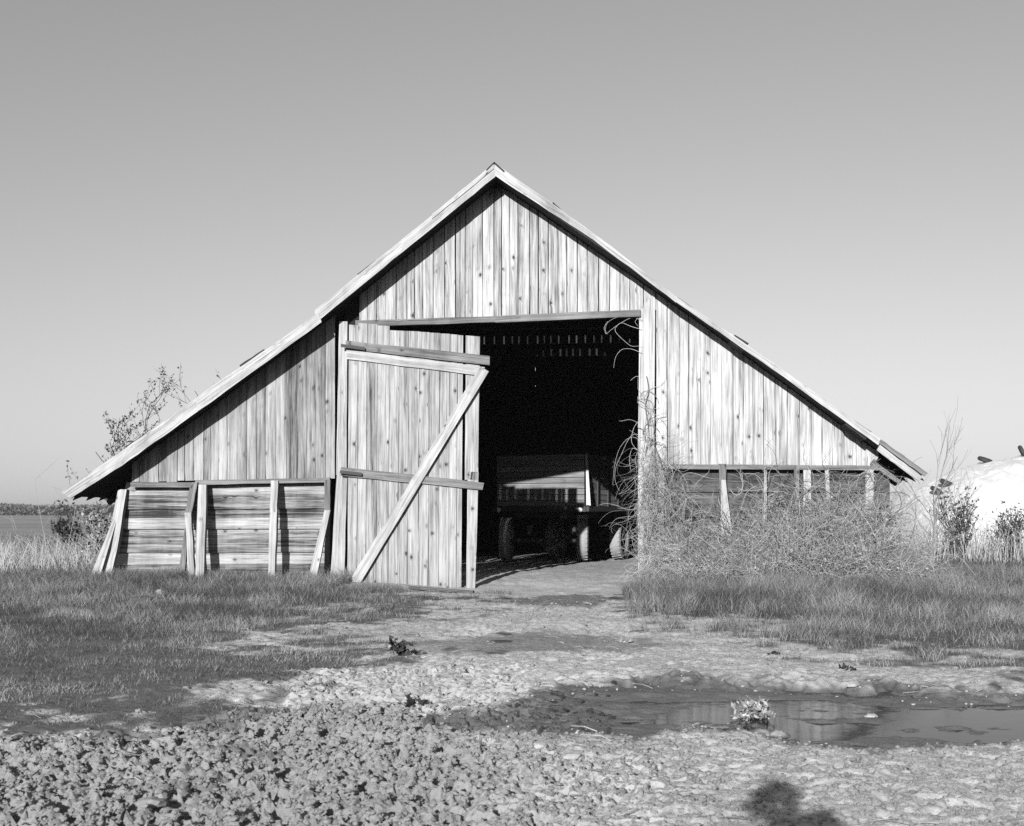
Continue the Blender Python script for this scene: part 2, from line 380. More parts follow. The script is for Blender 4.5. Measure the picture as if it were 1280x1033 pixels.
def ground_material():
    m, t, b = newmat('ground_soil'); q = N(t); geo = q.n('ShaderNodeNewGeometry'); P = geo.outputs['Position']
    sp = q.n('ShaderNodeSeparateXYZ'); q.link(q.attr('zone').outputs['Vector'], sp.inputs[0]); gr, wet, cid = sp.outputs
    sp2 = q.n('ShaderNodeSeparateXYZ'); q.link(q.attr('zone_more').outputs['Vector'], sp2.inputs[0]); clod, inn, far = sp2.outputs
    n1 = q.noise(P, 5, 6, .65); n2 = q.noise(P, 60, 5, .7); n3 = q.noise(P, 1.1, 5, .6); n4 = q.noise(P, 220, 3, .6)
    dry = q.math('ADD', .63, q.math('MULTIPLY', q.math('SUBTRACT', n1, .5), .30))
    dry = q.math('ADD', dry, q.math('MULTIPLY', q.math('SUBTRACT', n2, .5), .40))
    dry = q.math('ADD', dry, q.math('MULTIPLY', q.math('SUBTRACT', n4, .5), .45))
    dry = q.math('ADD', dry, q.math('MULTIPLY', q.math('SUBTRACT', n3, .5), .45))
    dry = q.math('ADD', dry, q.math('MULTIPLY', q.math('SUBTRACT', cid, .5), q.math('MULTIPLY', clod, .07)))
    dry = q.math('MULTIPLY', dry, q.math('SUBTRACT', 1.0, q.math('MULTIPLY', clod, .52)))
    spk = q.ramp(q.noise(q.scale(P, 1, 1, 1), 55, 4, .7), .34, .42, .72, 1.0)
    dry = q.math('MULTIPLY', dry, spk)
    soil = q.math('ADD', .15, q.math('MULTIPLY', q.math('SUBTRACT', n2, .5), .16))
    soil = q.math('ADD', soil, q.math('MULTIPLY', q.math('SUBTRACT', n1, .5), .12))
    farv = q.math('ADD', .30, q.math('MULTIPLY', q.math('SUBTRACT', q.noise(q.scale(P, .006, .035, 1), 1.0, 4, .6), .5), .62))
    mx = q.n('ShaderNodeMix'); q.link(gr, mx.inputs[0]); q.link(dry, mx.inputs[2]); q.link(soil, mx.inputs[3])
    mf = q.n('ShaderNodeMix'); q.link(far, mf.inputs[0]); q.link(mx.outputs[0], mf.inputs[2]); q.link(farv, mf.inputs[3])
    col = q.math('MULTIPLY', mf.outputs[0], q.math('SUBTRACT', 1.0, q.math('MULTIPLY', wet, .76)))
    col = q.math('MAXIMUM', col, .012)
    cc = q.n('ShaderNodeCombineColor')
    for i in range(3): q.link(col, cc.inputs[i])
    q.link(cc.outputs[0], b.inputs['Base Color'])
    q.link(q.math('SUBTRACT', .95, q.math('MULTIPLY', wet, .50)), b.inputs['Roughness']); b.inputs['Specular IOR Level'].default_value = .25
    q.bump(q.math('ADD', n2, q.math('MULTIPLY', n4, .4)), .7, .012, b)
    return m
M['ground'] = ground_material()
def water_material():
    m, t, b = newmat('puddle_water'); q = N(t); geo = q.n('ShaderNodeNewGeometry')
    n = q.noise(q.scale(geo.outputs['Position'], 1.0, 1.0, 1), 7, 3, .5)
    b.inputs['Base Color'].default_value = (.03, .03, .03, 1); b.inputs['Roughness'].default_value = .07
    b.inputs['IOR'].default_value = 1.33; b.inputs['Specular IOR Level'].default_value = .22
    q.bump(n, .12, .006, b); return m
M['water'] = water_material()

# ------------------------------------------------------------------ the ground: one sheet out to the horizon
def axis(lo, hi, step, r_out, limit, r_in=None):
    mid = list(np.arange(lo, hi, step)); a = []; s = step; x = lo
    while x > -limit: s *= r_out; x -= s; a.append(x)
    b = []; s = step; x = mid[-1]
    while x < limit: s *= r_out; x += s; b.append(x)
    return np.array(a[::-1]+mid+b)
gx = axis(-3.6, 2.9, .0145, 1.045, 4000)
ya = list(np.arange(-15.25, -12.2, .0125)); s_ = .0125; y_ = ya[-1]
while y_ < 3: s_ *= 1.0062; y_ += s_; ya.append(y_)
while y_ < 5000: s_ *= 1.06; y_ += s_; ya.append(y_)
yb = []; s_ = .0125; y_ = -15.25
while y_ > -150: s_ *= 1.15; y_ -= s_; yb.append(y_)
gy = np.array(yb[::-1]+ya)
GX, GY = np.meshgrid(gx, gy); nx, ny = len(gx), len(gy)
GXf, GYf = GX.ravel(), GY.ravel()
Z, PX, PY, GR, CL, D1, D2, D3, CID, INS = ground(GXf, GYf, True)
idx = np.arange(nx*ny).reshape(ny, nx)
quads = np.stack([idx[:-1, :-1], idx[:-1, 1:], idx[1:, 1:], idx[1:, :-1]], -1).reshape(-1)
nn = fbm(GXf*6, GYf*6, 4, 41)-.5
wet = np.maximum.reduce([sst(-12, 0, D2+nn*12)*.95, sst(-5, 3, D1+nn*12)*.58, sst(-3, 2, D3+nn*6)*.75])
wet = wet*(GYf < 1)
far = sst(25, 60, np.abs(GYf)+np.abs(GXf)*.5)
gme = npmesh('ground', np.stack([GXf, GYf, Z], -1), quads, np.full((nx-1)*(ny-1), 4),
             {'zone': np.stack([GR, wet, CID], -1), 'zone_more': np.stack([CL, INS*1.0, far], -1)})
fc = CL.reshape(ny, nx)[:-1, :-1].ravel() < .42; gme.polygons.foreach_set('use_smooth', fc)
g = link('ground', gme, M['ground']); tag(g, kind='structure')

# water sheets lying in the hollows
def puddle(name, p, z, grow=6, X=None):
    pts = []
    for px in np.linspace(p[0][0][0], min(p[0][-1][0], 1600), 40): pts.append((px, float(curve(p[0], px))-grow))
    for px in np.linspace(min(p[1][-1][0], 1600), p[1][0][0], 40): pts.append((px, float(curve(p[1], px))+grow))
    mb = MB(); W = []
    for a in pts:
        d = ray(a[0], a[1]); t_ = (z-CAMZ)/d.z; W.append(CAM+d*t_)
    mb.poly(W); o = mb.build(name, M['water']); return o
tag(puddle('puddle', PL2, -.036, 9), kind='structure')

# ------------------------------------------------------------------ THE BARN
NY = Vector((0, -1, 0)); OV = .47; BACK = 14.0
barn = empty('barn', (at(450, 720).x, 0, 0), 'weathered timber barn with a steep gable roof and one big doorway', 'barn')
uL = [at(618, 218, -OV), at(420, 379, -OV), at(244, 512, -OV), at(86, 621, -OV)]
uR = [at(618, 218, -OV), at(860, 385, -OV), at(1152, 595, -OV)]
RX = [p.x for p in uL[::-1]]+[p.x for p in uR[1:]]; RZ = [p.z for p in uL[::-1]]+[p.z for p in uR[1:]]
def roofz(x): return float(np.interp(x, RX, RZ))

def vboards(mb, X0, X1, zb, zt, Y, wmin=.12, wmax=.19, t=.022, jb=.012, jt=0.0, gap=.006, skew=0.0):
    x = X0
    while x < X1-.02:
        wd = random.uniform(wmin, wmax)
        if X1-(x+wd) < .07: wd = X1-x
        xa, xb = x+gap*random.uniform(.2, 1), x+wd-gap*random.uniform(.2, 1)
        y = Y-random.uniform(0, .012); b = random.uniform(-jb, jb); tt = random.uniform(-jt, jt)
        s = random.uniform(-skew, skew)
        mb.plank((xa, y, zb(xa)+b), (xb, y, zb(xb)+b), (xa+s, y, max(zt(xa)+tt, zb(xa)+.02)), (xb+s, y, max(zt(xb)+tt, zb(xb)+.02)), NY, t,
                 5, .003, bow=random.uniform(-.004, .006))
        x += wd
def seg(pa, pb):  # line through two photo points on the front wall, z as a function of x
    A, B = at(*pa), at(*pb); return lambda x: A.z+(B.z-A.z)*(x-A.x)/(B.x-A.x)
top = lambda x: roofz(x)-.015
mb = MB(); vboards(mb, at(449, 400).x, at(804, 390).x, seg((450, 403), (804, 391)), top, 0, gap=.009, jb=.016); mb.build('gable_wall', M['gable'], barn)
mb = MB(); vboards(mb, at(165, 603).x, at(419, 500).x, seg((165, 603), (410, 598)), top, 0); mb.build('upper_wall', M['left'], barn)
mb = MB(); vboards(mb, at(820, 581).x, at(1098, 581).x, seg((825, 581), (1090, 582.5)), top, 0, .13, .2); mb.build('upper_wall', M['right'], barn)

def flat(mb, quad, Y, t, segs=1, jit=0, tone=None, n=NY):
    # quad: a0,b0,a1,b1 photo points; a = left long edge, b = right long edge (or lower/upper), standing on plane Y
    P = [at(p[0], p[1], Y) for p in quad]; mb.plank(P[0], P[1], P[2], P[3], n, t, segs, jit, tone)
mb = MB(); A_ = seg((450, 403), (804, 391)); xa_, xb_ = at(450, 400).x-.25, at(804, 390).x+.1
mb.plank((xa_, .045, A_(xa_)-.02), (xb_, .045, A_(xb_)-.02), (xa_, .045, A_(xa_)+.5), (xb_, .045, A_(xb_)+.5), NY, .03, 4); mb.build('sun_block_board', M['inner'], barn)  # unseen board added to keep sun through the lower gable gaps off the trailer
# lintel and girts
mb = MB(); flat(mb, [(444, 409), (444, 401), (622, 402.5), (622, 395.5)], -.075, .14, 5, .004, .4)
flat(mb, [(619, 403.5), (619, 395), (801, 395.5), (801, 387)], -.09, .14, 5, .004, .8); mb.build('lintel', M['batten'], barn)
mb = MB(); flat(mb, [(163, 609.5), (163, 603), (244, 609.5), (244, 603.5)], -.07, .1, 4, .004)
flat(mb, [(244, 606.5), (244, 600.5), (412, 603), (412, 597.5)], -.08, .1, 5, .004); mb.build('girt', M['beam'], barn)
mb = MB(); flat(mb, [(826, 586.5), (826, 580.5), (1098, 588), (1098, 582)], -.07, .1, 5, .004); mb.build('girt', M['beam'], barn)
# low walls of lapped horizontal boards
def low_wall(xl, xr, ytop, ybot, n, mat, slant=0):
    mb = MB(); hs = [random.uniform(.8, 1.2) for _ in range(n)]; tot = sum(hs); y = ybot
    for i, h in enumerate(hs):
        y1 = y-(ybot-ytop)*h/tot
        k0 = (ybot-y)/(ybot-ytop); k1 = (ybot-y1)/(ybot-ytop)
        xa = xl-slant*(1-k0); xb = xl-slant*(1-k1); dy = random.uniform(-1.2, 1.2)
        yy = .10-.02*(i % 2)
        A0, B0, A1, B1 = at(xa, y+.6, yy), at(xb, y1-.6, yy), at(xr, y+.6+dy, yy), at(xr, y1-.6+dy, yy)
        A0.y -= .022; A1.y -= .022
        mb.plank(A0, B0, A1, B1, NY, .02, 8, .003)
        y = y1
    return mb.build('low_wall', mat, barn)
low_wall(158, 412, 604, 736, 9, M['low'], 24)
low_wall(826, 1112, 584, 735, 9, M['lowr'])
# posts of the doorway
mb = MB(); flat(mb, [(412, 735), (430, 735), (421, 590), (434, 590)], -.10, .12, 6, .005, .5); flat(mb, [(420, 594), (433, 594), (424, 402), (434, 402)], -.095, .12, 6, .004, .8)
mb.build('door_post', M['post'], barn)
mb = MB(); flat(mb, [(405, 735), (413, 735), (407, 603), (412, 603)], .02, .1, 4, .004, .1); mb.build('door_post', M['beam'], barn)
mb = MB(); flat(mb, [(797, 728), (817, 728), (799, 388), (819, 366)], -.045, .13, 9, .005, .7); mb.build('door_post', M['right'], barn)
mb = MB(); flat(mb, [(820.5, 586), (834, 586), (820.5, 366), (833, 376)], -.03, .03, 6, .004, .9); mb.build('door_board', M['right'], barn)
mb = MB(); vboards(mb, at(804.5, 400).x, at(834, 400).x, seg((804, 389), (834, 388)), top, -.012, .15, .19); mb.build('upper_wall', M['right'], barn)
mb = MB(); flat(mb, [(820, 725), (829, 725), (823, 583), (831, 583)], .0, .05, 6, .005, .6); mb.build('door_board', M['post'], barn)
# leaning posts along the low walls: feet out in the grass
def lean(pts, Yt, Yb, wpx, mat, t=.07, tone=None, name='leaning_post'):
    mb = MB(); n = len(pts)-1
    for i in range(n):
        (xa, ya), (xb, yb_) = pts[i], pts[i+1]; Ya = Yt+(Yb-Yt)*i/n; Yc = Yt+(Yb-Yt)*(i+1)/n
        wa, wb = wpx[i]/2, wpx[i+1]/2
        mb.plank(at(xb-wb, yb_, Yc), at(xb+wb, yb_, Yc), at(xa-wa, ya, Ya), at(xa+wa, ya, Ya), NY, t, 5, .006, tone)
    mb.build(name, mat, barn)
lean([(153, 612), (139, 690), (127, 737)], .0, -.45, (11, 13, 16), M['post'], .1)
lean([(143, 652), (113, 737)], -.12, -.55, (5, 15), M['post'], .06, .8)
lean([(243, 603), (235, 642)], -.12, -.16, (8, 9), M['batten']); lean([(235, 641), (240, 733)], -.17, -.42, (8, 8), M['post'], .07)
lean([(233, 660), (225, 733)], -.06, -.30, (4, 10), M['batten'], .06)
lean([(253, 606), (249, 732)], -.11, -.50, (10, 11), M['post'], .09, .6)
lean([(343, 601), (341.5, 640), (339, 728)], -.11, -.48, (9, 9, 9), M['post'], .09, .7)
lean([(409, 600), (409, 640)], -.10, -.12, (7, 7), M['batten']); lean([(409, 638), (388, 733)], -.13, -.5, (7, 11), M['post'], .06, .9)
lean([(903.5, 580), (904, 627)], -.08, -.10, (9, 8), M['batten']); lean([(904.5, 600), (910, 712)], -.11, -.5, (6, 20), M['pale'], .06, .9)
lean([(957, 588), (957, 640), (952, 690)], -.08, -.3, (3.5, 3.5, 4), M['pale'], .03, .9)
lean([(996, 582), (997, 700)], -.08, -.2, (6, 7), M['batten'], .06); lean([(1009, 587), (1009, 712)], -.06, -.3, (9, 10), M['pale'], .05, 1.0)
lean([(1034, 588), (1037, 690)], -.06, -.2, (5, 5), M['pale'], .03); lean([(1087, 588), (1086, 730)], -.07, -.35, (10, 11), M['pale'], .07, .9)
lean([(1106, 640), (1122, 722)], -.25, -.75, (11, 13), M['pale'], .06)
# short rafter tail at the right corner
mb = MB(); P, Q = at(1090, 577, -.02), at(1126, 603, -.02); mb.beam(P, Q, .04, .10, (0, 0, 1), 3, .003); mb.build('rafter_tail', M['batten'], barn)

# roof: two slopes as slabs that keep the sag of the left one, saw-toothed slates along both eaves
def slope(P, name):
    mb = MB(); T = .045
    for a, b in zip(P[:-1], P[1:]):
        n = Vector((-(b.z-a.z), 0, b.x-a.x)).normalized(); n = n if n.z > 0 else -n
        A0 = Vector((a.x, -OV+.005, a.z))+n*T; B0 = Vector((b.x, -OV+.005, b.z))+n*T
        A1 = Vector((a.x, BACK+.4, a.z))+n*T; B1 = Vector((b.x, BACK+.4, b.z))+n*T
        mb.plank(A0, B0, A1, B1, n, T, 12)
    a, b = P[-2], P[-1]; d = (b-a); d.y = 0; d.normalize(); n = Vector((-d.z, 0, d.x)); n = n if n.z > 0 else -n
    y = -OV+.25
    while y < BACK+.1:
        wd = .50; e = Vector((b.x, 0, b.z))
        v = [e+Vector((0, y, 0))-d*.05, e+Vector((0, y+wd, 0))-d*.05, e+Vector((0, y+wd/2, 0))+d*.17]
        o = len(mb.v); mb.v += [q+n*.055 for q in v]+[q+n*.043 for q in v]; mb.t += [.5]*6
        mb.f += [(o, o+1, o+2), (o+5, o+4, o+3), (o, o+3, o+4, o+1), (o+1, o+4, o+5, o+2), (o+2, o+5, o+3, o)]
        mb.uv += [(0, 0)]*18; y += wd
    return mb.build(name, M['slate'], barn)
slope(uL, 'roof'); slope(uR, 'roof')
mb = MB(); r0 = uL[0]; n = Vector((0, 0, 1))
mb.plank((r0.x-.13, -OV-.04, r0.z+.06), (r0.x, -OV-.04, r0.z+.185), (r0.x-.13, BACK+.4, r0.z+.06), (r0.x, BACK+.4, r0.z+.185), Vector((-.6, 0, .8)), .02, 6, .004)
mb.plank((r0.x+.16, -OV-.04, r0.z+.04), (r0.x, -OV-.04, r0.z+.185), (r0.x+.16, BACK+.4, r0.z+.04), (r0.x, BACK+.4, r0.z+.185), Vector((.6, 0, .8)), .02, 6, .004)
mb.build('ridge_cap', M['slate'], barn)
def sliver(pa, pb, h, Y=-OV+.02):   # slates that have slipped and stick up past the bargeboard
    A, B = at(*pa, Y), at(*pb, Y); mb = MB(); d = (B-A).normalized(); n_ = Vector((-d.z, 0, d.x)); n_ = n_ if n_.z > 0 else -n_
    mb.plank(A-n_*.12, A+n_*h*.3, B-n_*.12, B+n_*h, NY, .35, 4, .006); mb.build('slipped_slate', M['slate'], barn)
sliver((1062, 523), (1088, 542), .035); sliver((470, 326), (448, 345), .03); sliver((330, 437), (300, 458), .02); sliver((705, 266), (690, 255), .03); sliver((190, 536), (160, 558), .02); sliver((918, 419), (935, 431), .02)
# bargeboards
def barge(topl, botl, Y, mat, t=.03, tone=None):
    mb = MB(); tone = random.random() if tone is None else tone
    for i in range(len(topl)-1):
        mb.plank(at(*botl[i], Y), at(*topl[i], Y), at(*botl[i+1], Y), at(*topl[i+1], Y), NY, t, 9, .006, tone)
    mb.build('bargeboard', mat, barn)
barge([(619, 204), (502, 300), (393, 388)], [(619, 221), (502, 316), (396, 403)], -OV-.02, M['rake'], .03, .7)
barge([(617, 204.5), (540, 268)], [(617.5, 211), (540, 274)], -OV-.035, M['pale'], .014, .9)
barge([(398, 391), (244, 498), (160, 558), (76, 615)], [(402, 403), (247, 515), (151, 583), (88, 623)], -OV-.03, M['rake'], .035, .5)
barge([(619, 204), (740, 290), (847, 372), (968, 455), (1101, 549)], [(619, 220), (740, 299), (845, 378), (966, 462), (1098, 557)], -OV-.02, M['rake'], .03, .9)
barge([(1101, 549), (1160, 592)], [(1099, 554), (1156, 596)], -OV-.03, M['batten'], .03, .6); barge([(1100, 556), (1154, 597)], [(1096, 563), (1147, 601)], -OV-.045, M['rake'], .03, .3)
# unseen sides, back wall with light slits, rafters and floor posts
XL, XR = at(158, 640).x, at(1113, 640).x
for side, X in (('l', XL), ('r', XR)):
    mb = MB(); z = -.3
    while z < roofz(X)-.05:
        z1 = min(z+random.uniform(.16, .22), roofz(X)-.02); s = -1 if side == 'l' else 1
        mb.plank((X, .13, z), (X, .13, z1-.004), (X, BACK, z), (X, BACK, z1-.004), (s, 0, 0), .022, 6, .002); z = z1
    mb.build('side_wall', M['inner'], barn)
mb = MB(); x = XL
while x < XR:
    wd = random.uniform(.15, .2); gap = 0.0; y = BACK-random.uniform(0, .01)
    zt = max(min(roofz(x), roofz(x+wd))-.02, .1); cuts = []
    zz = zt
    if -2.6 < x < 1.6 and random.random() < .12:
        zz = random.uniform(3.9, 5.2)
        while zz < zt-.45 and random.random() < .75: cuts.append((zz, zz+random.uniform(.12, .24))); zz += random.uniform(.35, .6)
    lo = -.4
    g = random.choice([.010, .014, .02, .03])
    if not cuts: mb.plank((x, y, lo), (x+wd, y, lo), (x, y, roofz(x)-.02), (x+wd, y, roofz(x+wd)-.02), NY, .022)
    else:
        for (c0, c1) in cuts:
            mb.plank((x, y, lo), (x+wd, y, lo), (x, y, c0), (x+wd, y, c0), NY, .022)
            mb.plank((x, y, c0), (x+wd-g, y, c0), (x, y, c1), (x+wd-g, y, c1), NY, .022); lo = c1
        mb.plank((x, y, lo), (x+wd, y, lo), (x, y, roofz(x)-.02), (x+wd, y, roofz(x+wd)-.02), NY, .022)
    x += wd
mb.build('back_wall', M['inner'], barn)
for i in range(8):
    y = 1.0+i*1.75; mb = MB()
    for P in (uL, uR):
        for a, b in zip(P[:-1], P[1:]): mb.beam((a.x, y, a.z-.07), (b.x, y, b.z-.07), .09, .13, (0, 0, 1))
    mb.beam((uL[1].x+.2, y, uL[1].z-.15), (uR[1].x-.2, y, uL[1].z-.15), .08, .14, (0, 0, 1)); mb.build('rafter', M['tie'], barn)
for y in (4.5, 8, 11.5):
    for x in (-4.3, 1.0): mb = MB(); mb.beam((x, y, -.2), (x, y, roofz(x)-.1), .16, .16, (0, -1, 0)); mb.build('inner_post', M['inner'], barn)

# the door leaf: hinged on the left post, standing a little open towards us, sagging
hp = at(431, 700, -.13); ed = at(598, 700, -.30); dd = (ed-hp); dd.z = 0; dd.normalize(); dn = Vector((dd.y, -dd.x, 0))
dn = dn if dn.y < 0 else -dn
def dp(px, py, off=0.0): return at_plane(px, py, hp+dn*off, dn)
mb = MB(); edges = [434, 446, 457, 470, 485, 497, 509, 522.5, 535, 548, 560.5, 570, 577]
bot = lambda x: 740
tops = [406, 404, 405, 407, 413, 413.5, 414, 415, 416, 417, 418, 419]
for i in range(len(edges)-1):
    a, b = edges[i], edges[i+1]; o = random.uniform(0, .008); sl = 2.2
    mb.plank(dp(a+.15, bot(a), o), dp(b-.35, bot(b), o), dp(a+.15+sl, tops[i], o), dp(b-.35+sl, tops[i]+.6, o), dn, .024, 6, .003)
mb.plank(dp(582.5, 741), dp(593.8, 741), dp(584.5, 590), dp(598, 590), dn, .024, 5, .003, .9); mb.plank(dp(581, 600), dp(597.5, 600), dp(582, 419.5), dp(600, 421), dn, .024, 6, .004, .8)
door = mb.build('door', M['door'], barn)
mb = MB(); mb.plank(dp(470, 749), dp(470, 738.5), dp(593.5, 749), dp(593.5, 739), dn, .03, 4, .004); dbt = mb.build('bottom_rail', M['batten'], door)
mb = MB(); mb.plank(dp(432, 436, .05), dp(432, 426, .05), dp(612, 457, .05), dp(612, 445.5, .05), dn, .05, 8, .006, .5); mb.build('batten', M['batten'], door)
mb = MB(); mb.plank(dp(433, 449, .04), dp(433, 437.5, .04), dp(602, 470, .04), dp(606, 459, .04), dn, .04, 7, .005, .6); mb.build('batten', M['pale'], door)
mb = MB(); mb.plank(dp(426, 595, .05), dp(426, 584, .05), dp(603, 612.5, .05), dp(605, 603.5, .05), dn, .05, 8, .006, .6); mb.build('batten', M['batten'], door)
mb = MB(); mb.plank(dp(435, 729, .09), dp(446, 735.5, .09), dp(600, 458, .09), dp(611, 464.5, .09), dn, .035, 10, .005, .8); mb.build('brace', M['post'], door)
mb = MB(); mb.plank(dp(425, 592, .11), dp(425, 588, .11), dp(452, 595, .11), dp(452, 591, .11), dn, .008); mb.build('hinge', M['darkiron'], door)
mb = MB(); mb.plank(dp(426, 434, .11), dp(426, 430, .11), dp(456, 438, .11), dp(456, 434, .11), dn, .008); mb.build('hinge', M['darkiron'], door)

# plank lying on the ground below the door
mb = MB(); d0 = at(512, 752, -1.05); d0.z = gz(d0.x, d0.y)+.03; d1 = at(592, 752, -1.15); d1.z = gz(d1.x, d1.y)+.03
mb.beam(d0, d1, .11, .035, (0, 0, 1), 4, .004); tag(mb.build('loose_plank', M['batten']), 'grey weathered plank lying on the ground under the barn door', 'plank')

# ------------------------------------------------------------------ the trailer in the barn
ROT = R(21); TC = at(733, 700, 6.45); TC.z = 0
ex = Vector((-math.cos(ROT), math.sin(ROT), 0)); ey = Vector((math.sin(ROT), math.cos(ROT), 0)); ez = Vector((0, 0, 1))
tr = empty('farm_trailer', TC, 'wooden sided farm trailer standing in the dark barn behind the door', 'trailer')
def T(a, b, c): return TC+ex*a+ey*b+ez*c       # a across the nose, b along the side, c up
W_, L_ = 2.15, 4.2; ZF, ZT = 1.24, 2.36
mb = MB(); n = -ey; nb = 9
for i in range(nb):
    z0 = ZF+(ZT-ZF)*i/nb; z1 = ZF+(ZT-ZF)*(i+1)/nb-.012; mb.plank(T(.05, 0, z0), T(.05, 0, z1), T(W_, 0, z0), T(W_, 0, z1), n, .025, 2)
mb.build('front_board', M['trailer'], tr)
for sx_, nn_ in ((0, -ex), (W_, ex)):
    mb = MB()
    for i in range(nb):
        z0 = ZF+(ZT-ZF)*i/nb; z1 = ZF+(ZT-ZF)*(i+1)/nb-.016; A = T(sx_, .04, 0)
        mb.plank(T(sx_, .04, z0), T(sx_, .04, z1), T(sx_, L_, z0), T(sx_, L_, z1), nn_, .025, 2)
    sb = mb.build('side_board', M['trailer'], tr)
    for k in (.62, 1.25, 1.9, 2.7, 3.5):
        m2_ = MB(); o_ = T(sx_, k, 0)+nn_*.025
        m2_.plank(o_+ez*(ZF-.05), o_+ey*.07+ez*(ZF-.05), o_+ez*ZT, o_+ey*.07+ez*ZT, nn_, .03); m2_.build('stake', M['iron'], sb)
mb = MB()
for i in range(nb):
    z0 = ZF+(ZT-ZF)*i/nb; mb.plank(T(0.05, L_, z0), T(.05, L_, z0+.11), T(W_, L_, z0), T(W_, L_, z0+.11), ey, .025)
mb.build('tail_board', M['trailer'], tr)
mb = MB(); mb.beam(T(-.02, -.04, ZF-.07), T(W_+.02, -.04, ZF-.07), .10, .12, ez); mb.beam(T(-.03, -.05, ZF-.07), T(-.03, L_, ZF-.07), .10, .11, ez, tone=.9)
mb.beam(T(W_+.03, -.05, ZF-.07), T(W_+.03, L_, ZF-.07), .10, .11, ez); mb.beam(T(0, L_, ZF-.07), T(W_, L_, ZF-.07), .1, .11, ez)
mb.beam(T(.55, .0, ZF-.2), T(.55, L_, ZF-.2), .1, .14, ez); mb.beam(T(W_-.55, .0, ZF-.2), T(W_-.55, L_, ZF-.2), .1, .14, ez)
mb.build('bed_frame', M['iron'], tr)
mb = MB(); mb.plank(T(0, 0, ZF-.01), T(W_, 0, ZF-.01), T(0, L_, ZF-.01), T(W_, L_, ZF-.01), ez, .03); mb.build('bed_floor', M['inner'], tr)
mb = MB(); cp = T(-.02, -.05, 0); mb.plank(cp+ez*(ZF+.02), cp-ex*.10+ez*(ZF+.0), cp+ez*ZT+ex*.02, cp-ex*.02+ez*ZT, (-ey-ex*.3), .02, tone=1.0); mb.build('corner_plate', M['rim'], tr)
for k in (.10, W_-.1):
    mb = MB(); mb.lathe(T(k, -.09, ZF-.09), -ey, [(0, .02), (0, .05), (.03, .055), (.045, .04), (.05, 0.001)], 16); mb.build('marker_lamp', M['lamp'], tr, True)
def wheel(pos, ax, r=.49, wd=.27):
    mb = MB(); prof = [(-wd*.36, r*.56), (-wd*.48, r*.68), (-wd*.5, r*.84), (-wd*.42, r*.95), (-wd*.2, r*.995), (0, r), (wd*.2, r*.995), (wd*.42, r*.95), (wd*.5, r*.84), (wd*.48, r*.68), (wd*.36, r*.56)]
    mb.lathe(pos, ax, prof, 40)
    a = ax.cross(ez); a.normalize(); b = ax.cross(a)
    for j in range(60):      # tread lugs
        an = 2*math.pi*j/60; d = a*math.cos(an)+b*math.sin(an); tn = b*math.cos(an)-a*math.sin(an); s = 1 if j % 2 else -1
        p = pos+d*(r-.024)+ax*(wd*.22*s); mb.plank(p-tn*.014-ax*wd*.2+d*.026, p+tn*.014-ax*wd*.2+d*.026, p-tn*.014+ax*wd*.2+d*.026, p+tn*.014+ax*wd*.2+d*.026, d, .03)
    wo = mb.build('wheel', M['rubber'], tr, False)
    mb = MB(); mb.lathe(pos, ax, [(wd*.36, r*.57), (wd*.40, r*.55), (wd*.30, r*.50), (wd*.1, r*.46), (wd*.06, r*.30), (wd*.16, r*.22), (wd*.3, r*.18), (wd*.32, .001)], 28)
    mb.lathe(pos, -ax, [(wd*.36, r*.57), (wd*.30, r*.50), (wd*.0, r*.46), (-wd*.02, r*.2), (wd*.1, .001)], 28); mb.build('rim', M['rim'], wo, True)
fa = .62; ra = 2.75; fd = R(20)
axf = Matrix.Rotation(fd, 3, 'Z') @ (-ex); axf.normalize()
zg = lambda p: gz(p.x, p.y)
pc = T(W_/2, fa, 0); fr = pc+axf*(W_/2-.22); fl = pc-axf*(W_/2-.22)
FW = at(728, 677, 6.95); off_ = Vector((FW.x-fr.x, 0, 0)); fr += off_; fl += off_
for p, ax in ((fr, axf), (fl, -axf)): q = Vector((p.x, p.y, zg(p)+.50)); wheel(q, ax)
rr = T(.27, ra, 0); rl = T(W_-.27, ra, 0)
for p, ax in ((rr, (-ex+Vector((0, .10, 0))).normalized()), (rl, ex)): q = Vector((p.x, p.y, zg(p)+.50)); wheel(q, ax)
mb = MB(); mb.tube([fr+ez*.46, fl+ez*.46], .045, 10); mb.build('axle', M['darkiron'], tr); mb = MB(); mb.tube([rr+ez*.46, rl+ez*.46], .045, 10); mb.build('axle', M['darkiron'], tr)
mb = MB(); q = fr+ez*1.02; ay = ez.cross(axf); mb.beam(q-ay*.22, q+ay*.22, .24, .03, ez); mb.beam(q-ay*.22-ez*.07, q-ay*.2, .24, .03, ay); mb.build('mudguard', M['rim'], tr)
mb = MB(); mb.lathe(T(W_/2, fa, .78), ez, [(0, .40), (0, .46), (.06, .46), (.06, .40)], 32); mb.build('turntable', M['iron'], tr)
for s in (-1, 1):
    mb = MB()
    c = pc+axf*(.5*s); mb.beam(c+ez*.5-ay*.4+ez*.14, c+ez*.5+ay*.4+ez*.14, .07, .06, ez); mb.beam(c+ez*.66, c+ez*.80, .12, .12, ay)
    c2 = T(W_/2+.5*s, ra, 0); mb.build('front_spring', M['iron'], tr); mb = MB(); mb.beam(c2+ez*.62-ey*.45, c2+ez*.62+ey*.45, .07, .06, ez); mb.beam(c2+ez*.62, c2+ez*1.05, .1, .12, ey); mb.build('rear_spring', M['iron'], tr)
mb = MB(); tip = pc - (ez.cross(axf) if ez.cross(axf).y > 0 else -ez.cross(axf))*1.9 + ez*.32
for s in (-1, 1): mb.tube([pc+axf*.4*s+ez*.55, tip], .035, 8)
